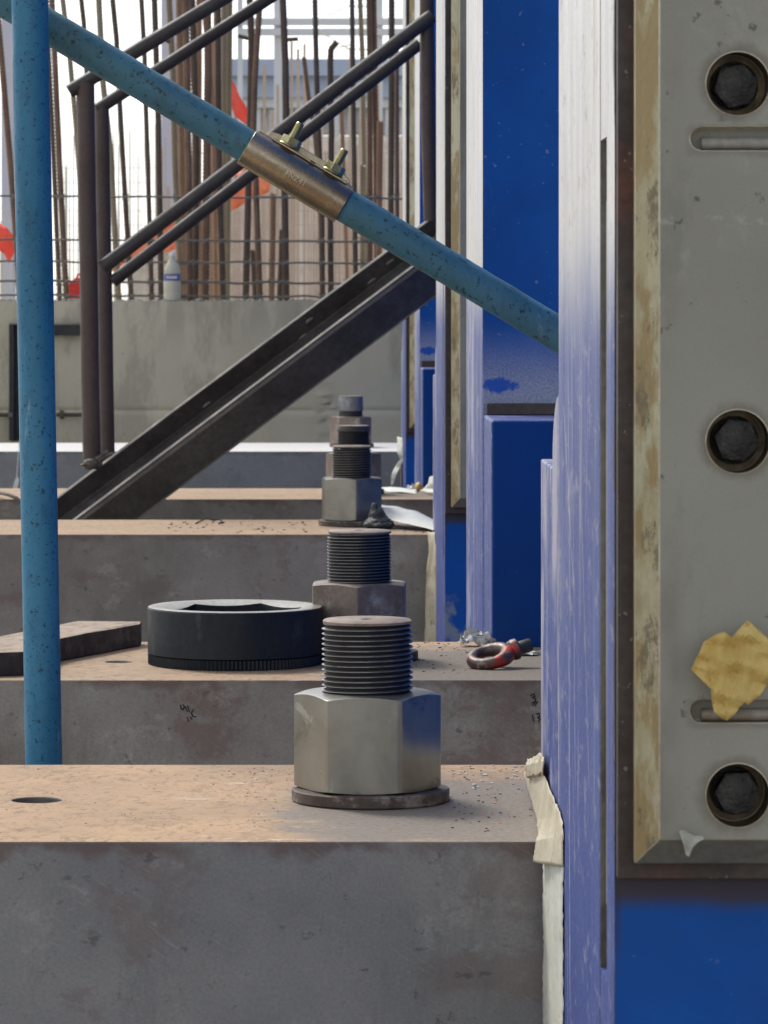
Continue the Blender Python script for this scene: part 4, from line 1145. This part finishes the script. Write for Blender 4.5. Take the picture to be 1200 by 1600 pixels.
# cement crumbs along the top edge
V, F = [], []
rnd = random.Random(3)
for _ in range(420):
    px = rnd.uniform(-10, 640); d = WY + rnd.uniform(.01, .5); s = rnd.uniform(.003, .016) * rnd.random() ** .5
    c = Vector(((px - 537) * d / FPX, d, ZC + .032)); k = len(V)
    for l in (0, 1):
        for i in range(5):
            t = 6.28 * i / 5; rr = s * rnd.uniform(.6, 1.1) * (1 - .4 * l)
            V.append(c + Vector((rr * math.cos(t) * 1.4, rr * math.sin(t), l * s * rnd.uniform(.7, 1.1))))
    F.append(tuple(k + 5 + i for i in range(5))); F += [(k + i, k + (i + 1) % 5, k + 5 + (i + 1) % 5, k + 5 + i) for i in range(5)]
o = link('cement_crumbs', mesh(V, F), M['conc_lump']); tag(o, 'pale cement crumbs along the top of the concrete wall', 'cement crumbs', kind='stuff')

# angle-iron bracket on the wall and threaded tie rods
br = empty('wall_bracket', P(20, 688, WY - .06), 'black angle iron bracket fixed to the concrete wall at the left', 'wall bracket')
b0 = br.location
def rect(px0, py0, px1, py1, d0, d1):
    A, B = P(px0, py0, d0), P(px1, py1, d0)
    return (A.x - b0.x, B.x - b0.x, d0 - b0.y, d1 - b0.y, B.z - b0.z, A.z - b0.z)
link('upright', boxes([rect(14, 507, 22, 688, WY - .055, WY - .006)]), M['bracket'], br, bevel=.002)
link('upright_flange', boxes([rect(22.3, 507, 31, 688, WY - .014, WY - .006)]), M['bracket'], br)
link('top_bar', boxes([rect(31.3, 508, 132, 524, WY - .05, WY - .01)]), M['bracket'], br, bevel=.002)
link('top_bar_lip', boxes([rect(14, 504.5, 132, 506.8, WY - .056, WY - .01)]), M['hedge'], br)
for px0, px1, lab in ((-20, 17, 'threaded tie rod stub left of the wall bracket'), (88, 131, 'threaded tie rod stub between the blue pole and the handrail posts')):
    e = empty('tie_rod', P(px0, 648, WY - .04), lab, 'tie rod', 'threaded tie rods low on the concrete wall')
    Lr = (px1 - px0) * (WY - .04) / FPX
    me = thread(.0095, .0078, .006, 0, Lr, 16, 0); me.transform(Matrix.Rotation(R(90), 4, 'Y'))
    link('rod', me, M['rebar3'], e, smooth=40)
    me = nut_mesh(.016, .018, 0, 48); me.transform(Matrix.Rotation(R(90), 4, 'Y'))
    link('nut', me, M['tie'] if px0 < 0 else M['rebar3'], e, (Lr * (.9 if px0 < 0 else .12), 0, 0), smooth=25)

# ------------------------------------------------------------ rebars
GR = 'rusty reinforcing bars standing up out of the concrete wall'
def rebar(pts, wpx, mat, lab, d=None, top=False, ribs=True, stub=None):
    d = d or WY + .45
    r = wpx * 1.2 * d / FPX / 2
    P3 = [P(x, y, d) for x, y in pts]
    if P3[0].z > ZC + 1.2 or not top: # carry on above the frame along the first segment
        dirn = (P3[0] - P3[1]).normalized(); P3 = [P3[0] + dirn * .8] + P3
    # foot goes 1 cm into the wall
    last = P3[-1]; dirn = (P3[-1] - P3[-2]).normalized(); k = (last.z - (ZC + .030)) / -dirn.z
    P3[-1] = last + dirn * k
    base = P3[-1].copy()
    # resample
    out = []
    for a_, b_2 in zip(P3, P3[1:]):
        Ls = (a_ - b_2).length; m_ = max(1, int(Ls / (.0085 if ribs else .05)))
        out += [a_.lerp(b_2, i / m_) for i in range(m_)]
    out.append(P3[-1])
    rs = [r * (1.08 if i % 2 else .9) for i in range(len(out))] if ribs else None
    V, F = [], []
    n_ = 10; phs = random.random() * 6
    sk = .0055
    for i, p in enumerate(out):
        t = (out[min(i + 1, len(out) - 1)] - out[max(0, i - 1)]).normalized()
        u = Vector((0, 1, 0)).cross(t).normalized(); v = t.cross(u).normalized()
        for k in range(n_):
            a2 = 2 * math.pi * k / n_ + phs
            rr = rs[i] if ribs else r
            V.append(p + u * rr * math.cos(a2) + v * rr * math.sin(a2) + t * sk * math.sin(a2 * 2) - base)
    for i in range(len(out) - 1):
        for k in range(n_): F.append((i * n_ + k, i * n_ + (k + 1) % n_, (i + 1) * n_ + (k + 1) % n_, (i + 1) * n_ + k))
    F.append(tuple(range(n_))); F.append(tuple((len(out) - 1) * n_ + k for k in range(n_)))
    o = link('rebar', mesh(V, F), mat, None, base, smooth=55)
    tag(o, lab, 'rebar', GR)
    if stub:
        (xa, ya), (xb, yb) = stub
        s = link('stub_bar', tube([P(xa, ya, d - .03) - base, P(xb, yb, d - .03) - base], .009, 12), mat, o, smooth=40)
    return o
r1, r2, r3, r4 = M['rebar'], M['rebar2'], M['rebar3'], M['rebar4']
rebar([(-6, 0), (4, 110), (15, 240), (27, 400), (31, 466)], 8, r1, 'leaning rebar at the left frame edge, passing behind the blue pole', WY + .5)
rebar([(81, 0), (86, 100), (92, 240), (100, 400), (104, 464)], 8, r1, 'ribbed rebar just right of the blue pole', WY + .35)
rebar([(72, 0), (80, 170), (86, 300), (93, 464)], 6.5, r3, 'thin dark rebar hugging the right side of the blue pole', WY + .8)
rebar([(98, 0), (109, 90), (119, 200), (128, 330), (134, 464)], 7, r4, 'olive rebar leaning behind the nearer handrail post', WY + .6)
rebar([(126, -10), (131, 36), (140, 200), (147, 464)], 6.5, r3, 'thin rebar rising above the start of the handrail', WY + .9)
rebar([(157, 52), (161, 130), (173, 240), (179, 360), (185, 464)], 8, r4, 'olive rebar with its end at the brace tube, right of the farther post', WY + .5, top=True)
rebar([(176, 0), (182, 60), (187, 160), (195, 300), (205, 464)], 7, r3, 'dark slanting rebar third of the way across the wall top', WY + .7)
rebar([(221, 0), (226, 90), (228, 170), (231, 260), (237, 464)], 6.5, r3, 'slim dark rebar alone against the white sky left of the dense cluster', WY + .4)
rebar([(243, 52), (247, 180), (249, 300), (252, 466)], 8, r3, 'dark rebar ending at a horizontal stub near the upper rails', WY + .5, top=True, stub=((242, 54), (266, 66)))
rebar([(266, 34), (270, 110), (273, 240), (275, 292), (283, 466)], 8, r4, 'rebar with a sleeve-dark lower half behind the water bottle', WY + .65, top=True)
rebar([(280, -5), (281, 80), (284, 240), (287, 466)], 9, r2, 'pale rust rebar, first in the dense cluster', WY + 1.0)
rebar([(290, 5), (292, 120), (294, 240), (297, 466)], 9, r1, 'coarsely ribbed rebar, second in the dense cluster', WY + .35)
rebar([(300, -5), (304, 120), (307, 240), (305, 466)], 9, r3, 'dark ribbed rebar, third in the dense cluster', WY + .5)
rebar([(311, -5), (311, 120), (310, 300), (315, 466)], 8, r2, 'tan smooth rebar in the middle of the dense cluster', WY + 1.1, ribs=False)
rebar([(324, -5), (325, 110), (323, 240), (321, 466)], 10, r1, 'thick ribbed rebar in the middle of the dense cluster', WY + .4)
rebar([(317, -5), (333, 160), (336, 300), (337, 466)], 7, r2, 'tan rebar crossing behind the thick ribbed one', WY + 1.2, ribs=False)
rebar([(341, 20), (341, 120), (342, 240), (345, 350), (349, 466)], 8, r3, 'dark rebar bending right at the foot of the dense cluster', WY + .45, top=True)
rebar([(351, -5), (350, 120), (350, 240), (350, 466)], 8, r4, 'olive smooth rebar, left of the last pair in the cluster', WY + .9, ribs=False)
rebar([(359, -5), (358, 120), (357, 240), (355, 466)], 8, r4, 'olive smooth rebar, right edge of the dense cluster', WY + .95, ribs=False)
rebar([(390, -5), (393, 60), (391, 190), (388, 300), (384, 466)], 9, r3, 'dark rebar with a short stub, left of a crossing pair', WY + .5, stub=((372, 56), (388, 60)))
rebar([(407, -5), (402, 60), (398, 130), (396, 200), (399, 260), (406, 466)], 8, r1, 'bowed ribbed rebar, right of a crossing pair', WY + .35)
rebar([(395, 392), (397, 430), (399, 466)], 7, r3, 'short dark rebar stump between the crossing pair', WY + .8, top=True)
rebar([(427, 303), (426, 380), (424, 466)], 8, r2, 'short tan rebar just below the coupler', WY + .6, top=True)
rebar([(442, -5), (446, 100), (447, 170), (445, 300), (447, 466)], 9, r3, 'dark rebar passing behind the coupler with a stub near its top', WY + .4, stub=((448, 62), (466, 61)))
rebar([(441, 360), (440, 400), (437, 466)], 8, r3, 'dark rebar stump leaning on its taller neighbour below the coupler', WY + .7, top=True)
rebar([(475, 90), (482, 150), (492, 210), (500, 300), (503, 466)], 6, r1, 'leaning rebar whose tip ends before the blue building', WY + 1.0, top=True)
rebar([(492, -5), (494, 90), (497, 190), (503, 330), (504, 466)], 7, r3, 'slim dark rebar between coupler bolts', WY + .45)
rebar([(526, 66), (517, 77), (516, 100), (518, 200), (516, 330), (517, 466)], 8, r3, 'rebar with a hooked top above the rails', WY + .5, top=True)
rebar([(533, 140), (536, 240), (541, 380), (543, 466)], 5.5, r2, 'thin tan rebar right of the hooked one', WY + 1.1, top=True)
rebar([(550, -5), (551, 90), (553, 240), (556, 466)], 6.5, r3, 'straight slim dark rebar above the sloping brace', WY + .45)
rebar([(563, 10), (566, 80), (569, 250), (573, 466)], 6.5, r4, 'olive rebar with its end just inside the upper frame', WY + .9, top=True)
rebar([(577, 33), (578, 120), (578, 260), (578, 466)], 7.5, r1, 'left one of two joined rebars ending below the frame top', WY + .6, top=True)
rebar([(584.5, 34), (586, 120), (588, 260), (589, 466)], 7.5, r1, 'right one of two joined rebars ending below the frame top', WY + .62, top=True)
rebar([(567, 259), (567, 340), (567, 466)], 8, r4, 'short olive rebar ending level with the sloping brace', WY + .8, top=True)
rebar([(594, 190), (593, 260), (591, 466)], 9, r2, 'blunt ended tan rebar stub near the right end of the wall', WY + .55, top=True, ribs=False)
rebar([(612, -5), (612, 120), (611, 300), (611, 466)], 8, r3, 'dark rebar, second from the pale farthest column', WY + .5)
rebar([(620, 60), (620, 240), (621, 466)], 6, r1, 'ribbed rebar right beside the pale farthest column', WY + .4, top=True)

# tie bars
for y, ww, lab in ((308, 3.2, 'topmost horizontal tie bar across the rebars'), (376, 3.4, 'second horizontal tie bar from the top across the rebars'),
                   (410, 3.2, 'middle horizontal tie bar across the rebars'), (441, 3.8, 'second lowest horizontal tie bar across the rebars'), (463, 3.4, 'lowest horizontal tie bar just above the concrete wall')):
    d = WY + .31
    pts = [P(x, y + 1.5 * noise.noise(Vector((x * .02, y, 0))) * (2 if y > 400 else 1) + (x - 300) * .006, d) for x in range(-60, 660, 18)]
    base = pts[0].copy()
    o = link('tie_bar', tube([p - base for p in pts], ww * d / FPX / 2, 8), M['tie'], None, base, smooth=True); tag(o, lab, 'tie bar', 'horizontal tie bars across the rebars')

rnd = random.Random(11); V, F = [], []
for o_ in [q for q in COL.objects if q.get('category') == 'rebar']:
    vs = [o_.location + v.co for v in o_.data.vertices]
    for y in (308, 376, 410, 441, 463):
        if rnd.random() < .35: continue
        zt = P(0, y, WY + .31).z; near = [v for v in vs if abs(v.z - zt) < .012]
        if not near: continue
        cx = sum(v.x for v in near) / len(near); dd = o_.location.y
        px_ = 537 + cx * FPX / dd; c_ = P(px_, y, WY + .295)
        for s_ in (-1, 1):
            A_, B_ = c_ + Vector((-.016, 0, .012 * s_)), c_ + Vector((.016, -.004, -.012 * s_)); k = len(V)
            for p in (A_, B_):
                V += [p + Vector((0, 0, .0028)), p + Vector((0, -.003, -.0022)), p + Vector((0, .003, -.0022))]
            F += [(k, k + 1, k + 4, k + 3), (k + 1, k + 2, k + 5, k + 4), (k + 2, k, k + 3, k + 5), (k, k + 2, k + 1), (k + 3, k + 4, k + 5)]
o = link('wire_ties', mesh(V, F), M['tie']); tag(o, 'small wire ties where the tie bars cross the rebars', 'wire ties', kind='stuff')

# water bottle on the wall
def bottle():
    d = WY + .22
    c = P(269, 470, d); c.z = ZC + .0345
    e = empty('water_bottle', c, 'cloudy plastic water bottle with a blue label, standing on the concrete wall', 'bottle')
    k = d / FPX
    pr = [(10, 0), (13, 1.5), (13.5, 12), (12.8, 14), (13.5, 16), (13.5, 30), (12.9, 31), (12.9, 45), (13.3, 46), (12, 52), (8, 60), (5, 65), (4.6, 70)]
    link('body', lathe([(r * k, z * k) for r, z in pr], 32), M['bottle'], e, smooth=40)
    link('cap', lathe([(5.2 * k, 70.2 * k), (5.2 * k, 75 * k), (4.6 * k, 75.6 * k)], 24), M['white_print'], e, smooth=40)
    n = 32; V = []; F = []
    r = 13.3 * k
    lb = link('label', lathe([(r, 32 * k), (r + .0003, 32.5 * k), (r + .0003, 42 * k), (r, 42.5 * k)], 32), M['bottle_label'], e, smooth=40)
    me = boxes([((x - 1.1) * k, (x + 1.1) * k, -r - .0016, -r - .0006, (35 + o_) * k, (39 + o_) * k) for x, o_ in ((-6.5, .2), (-3, 0), (.5, .3), (3.6, 0), (6.6, .2))])
    link('label_print', me, M['white_print'], lb)
bottle()
# red canister
cc = P(117, 466, WY + .9); cc.z = ZC + .036
e = empty('red_canister', cc, 'red plastic canister on the wall top, half hidden behind the handrail post', 'canister')
k = (WY + .9) / FPX
link('tank', prism([(-9 * k, 0), (12 * k, 0), (12 * k, 36 * k), (2 * k, 37 * k), (-9 * k, 28 * k)], 'y', -.04, .04), M['red_plastic'], e, bevel=.006, seg=3)
link('handle', tube([(3 * k, 0, 36 * k), (5 * k, 0, 42 * k), (13 * k, 0, 42 * k), (15 * k, 0, 34 * k)], .006, 10), M['red_plastic'], e, smooth=True)
# flags: hanging creased cloth
def flag(outline, d, mat, lab, seed, amp=.05):
    bm = bmesh.new(); c = P(sum(p[0] for p in outline) / len(outline), sum(p[1] for p in outline) / len(outline), d)
    vs = [bm.verts.new(P(x, y, d) - c) for x, y in outline]
    f = bm.faces.new(vs); bmesh.ops.triangulate(bm, faces=[f])
    bmesh.ops.subdivide_edges(bm, edges=bm.edges[:], cuts=4, use_grid_fill=True)
    for v in bm.verts: v.co.y += amp * noise.noise(v.co * 9 + Vector((seed, 0, 0))) + amp * .4 * noise.noise(v.co * 25)
    o = link('red_flag', from_bm(bm), mat, None, c, smooth=True)
    s = o.modifiers.new('t', 'SOLIDIFY'); s.thickness = .001
    tag(o, lab, 'flag', 'red flags among the rebars'); return o
flag([(361, 124), (366, 130), (374, 150), (386, 168), (388, 195), (378, 190), (366, 180), (361, 160)], 19.5, M['red_cloth'], 'pointed red flag above the sloping brace, between the dense cluster and the crossing pair', 2)
flag([(357, 332), (358, 300), (370, 270), (398, 255), (424, 280), (420, 300), (392, 312), (372, 324)], 19.3, M['red_pale'], 'orange red flag showing below the left end of the coupler', 5)
flag([(-8, 345), (12, 356), (24, 372), (23, 392), (14, 412), (6, 396), (-8, 388)], 19.0, M['red_cloth'], 'crumpled red flag at the far left behind the blue pole', 8)
flag([(196, 404), (203, 396), (240, 366), (274, 342), (276, 388), (262, 394), (240, 396), (214, 398), (180, 424), (170, 424)], 19.8, M['red_pale'], 'long red cloth showing between the two lower rails', 11)

# ------------------------------------------------------------ background
def bgbox(name, x0, y0, x1, y1, d, dep, mat, parent=None, org=None):
    A, B = P(x0, y0, d), P(x1, y1, d)
    o_ = org or Vector((0, 0, 0))
    return link(name, box(A.x - o_.x, B.x - o_.x, d - o_.y, d + dep - o_.y, B.z - o_.z, A.z - o_.z), mat, parent)
# hoarding of haze-paled panels behind the rebars
d = 34.
h = empty('site_hoarding', P(440, 483, d), 'haze paled pink and cream sheet hoarding behind the rebars', 'hoarding')
h.location.z = 0
x = 205; i = 0; rnd = random.Random(5)
while x < 700:
    wd = rnd.uniform(22, 40); tp = (310 if x > 360 else 300) + rnd.uniform(-18, 30) - (30 if 400 < x < 500 else 0) + (60 if x < 240 else 0)
    A, B = P(x, tp, d), P(x + wd - .8, 483, d)
    ya = d + rnd.uniform(0, .10)
    n = 6; pl = []
    for j in range(n + 1):
        xx = A.x + (B.x - A.x) * j / n; pl.append((xx - h.location.x, ya - d + (.02 if j % 2 else 0)))
    pl += [(pl[-1][0], .16), (pl[0][0], .16)]
    link('panel', prism(pl, 'z', 0, A.z), M['far_pink'] if rnd.random() < .55 else M['far_pink2'], h)
    x += wd; i += 1
# low cream shed wall left
# distant rebar fields as stuff
def field(x0, x1, top0, top1, d, n, rpx, mat, lab, seed, hor=()):
    rnd = random.Random(seed); V, F = [], []
    def bar(A, B, r):
        k = len(V); t = (B - A).normalized(); u, v = frame_of(t)
        for p in (A, B):
            for a_ in (0, 2.09, 4.19): V.append(p + u * r * math.cos(a_) + v * r * math.sin(a_))
        F.extend([(k, k + 1, k + 4, k + 3), (k + 1, k + 2, k + 5, k + 4), (k + 2, k, k + 3, k + 5)])
    for _ in range(n):
        x_ = rnd.uniform(x0, x1); dd = d * rnd.uniform(.95, 1.08)
        A = P(x_ + rnd.uniform(-3, 3), rnd.uniform(top0, top1), dd); B = P(x_, 483, dd); B.z = .0
        bar(A, B, rpx * dd / FPX / 2 * rnd.uniform(.6, 1.3))
    for y in hor: bar(P(x0 - 5, y + rnd.uniform(-1, 1), d), P(x1 + 5, y, d), rpx * d / FPX / 2 * .7)
    o = link('distant_rebar_field', mesh(V, F), mat); tag(o, lab, 'rebar field', kind='stuff')
field(93, 250, 160, 290, 30., 80, 1.6, M['far_rebar_g'], 'field of thin distant rods against the white sky at left', 1, hor=(262, 285, 330, 352, 392))
field(-10, 60, 280, 380, 31., 26, 1.8, M['far_rebar_g'], 'thin distant rods at the far left', 2, hor=(325, 345))
field(250, 640, 190, 330, 29., 120, 2.6, M['far_rebar'], 'pale rusty rods of a farther wall behind the dense rebars', 3, hor=(205, 240, 330, 352))
field(268, 362, -60, 240, 24., 16, 8, M['rebar2'], 'brown rods of a farther wall seen through the dense cluster', 6)
field(380, 640, 60, 290, 25., 22, 6, M['far_rebar'], 'pale brown rods of a farther wall above the brace', 7)
field(540, 640, 100, 300, 28., 26, 4, M['far_rebar'], 'tan rods of a farther wall near the columns', 4)
# pale blue building with a band, openings and steel frame
d = 70.
bl = empty('far_building', P(490, 483, d), 'washed out pale blue building with white openings in the background', 'building'); bl.location.z = 0
ob = bl.location.copy()
bgbox('wall', 355, 92, 720, 118, d, 6, M['far_blue'], bl, ob)
bgbox('wall', 355, 118.4, 720, 152, d + .25, 5, M['far_blue'], bl, ob)
bgbox('wall', 355, 152.4, 720, 168, d + .4, 5, M['far_grey'], bl, ob)
for k in range(9):
    bgbox('pier', 356 + k * 41, 168.2, 366 + k * 41, 212, d + .5, 3, M['far_grey'], bl, ob)
    bgbox('window', 366.3 + k * 41, 169, 396.6 + k * 41, 211, d + .8, .1, M['far_white'], bl, ob)
    bgbox('glazing_bar', 380 + k * 41, 169, 382 + k * 41, 211, d + .6, .1, M['far_grey'], bl, ob)
A = P(355, 212.4, d + .45); B = P(720, 483, d + .45)
link('wall', box(A.x - ob.x, B.x - ob.x, .45, 4, 0, A.z), M['far_pink2'], bl)
# open steel frame above
d = 62.
fr = empty('steel_frame', P(490, 483, d), 'pale grey open steel frame of columns and girders in the white sky', 'steel frame'); fr.location.z = 0
ob = fr.location.copy()
for x0_, x1_ in ((371, 379), (428, 440), (587, 598), (664, 674)):
    A, B = P(x0_, -220, d), P(x1_, 483, d)
    link('frame_column', box(A.x - ob.x, B.x - ob.x, 0, .15, 0, A.z), M['far_grey'], fr)
for y0_, y1_ in ((29, 40), (45, 56), (-60, -48)):
    A, B = P(371, y0_, d), P(700, y1_, d)
    link('girder', box(A.x - ob.x, B.x - ob.x, -.10, -.01, B.z, A.z), M['far_grey'], fr)
for p, q in (((512, 24), (548, 8)), ((500, 50), (548, 78)), ((526, 76), (552, 68)), ((548, 10), (590, 9)), ((540, 76), (590, 78))):
    link('brace', tube([P(*p, d - .4) - ob, P(*q, d - .4) - ob], .012, 8), M['far_pink'], fr)
# tall pale columns left
def tallcol(x0_, x1_, yb, d, mat, lab):
    A, B = P(x0_, -200, d), P(x1_, 483, d); c = Vector(((A.x + B.x) / 2, d, 0))
    e = empty('pale_column', c, lab, 'column')
    hw = (B.x - A.x) / 2
    link('flange', box(-hw, hw, 0, .03, 0, A.z), mat, e); link('flange', box(-hw, hw, .32, .35, 0, A.z), mat, e)
    link('web', box(-.02, .02, .031, .319, 0, A.z), mat, e)
tallcol(252, 280, 270, 48., M['far_lav'], 'tall pale bluish steel column behind the dense rebar cluster')
tallcol(2, 20, 340, 46., M['far_lav'], 'tall pale lavender steel column at the far left')
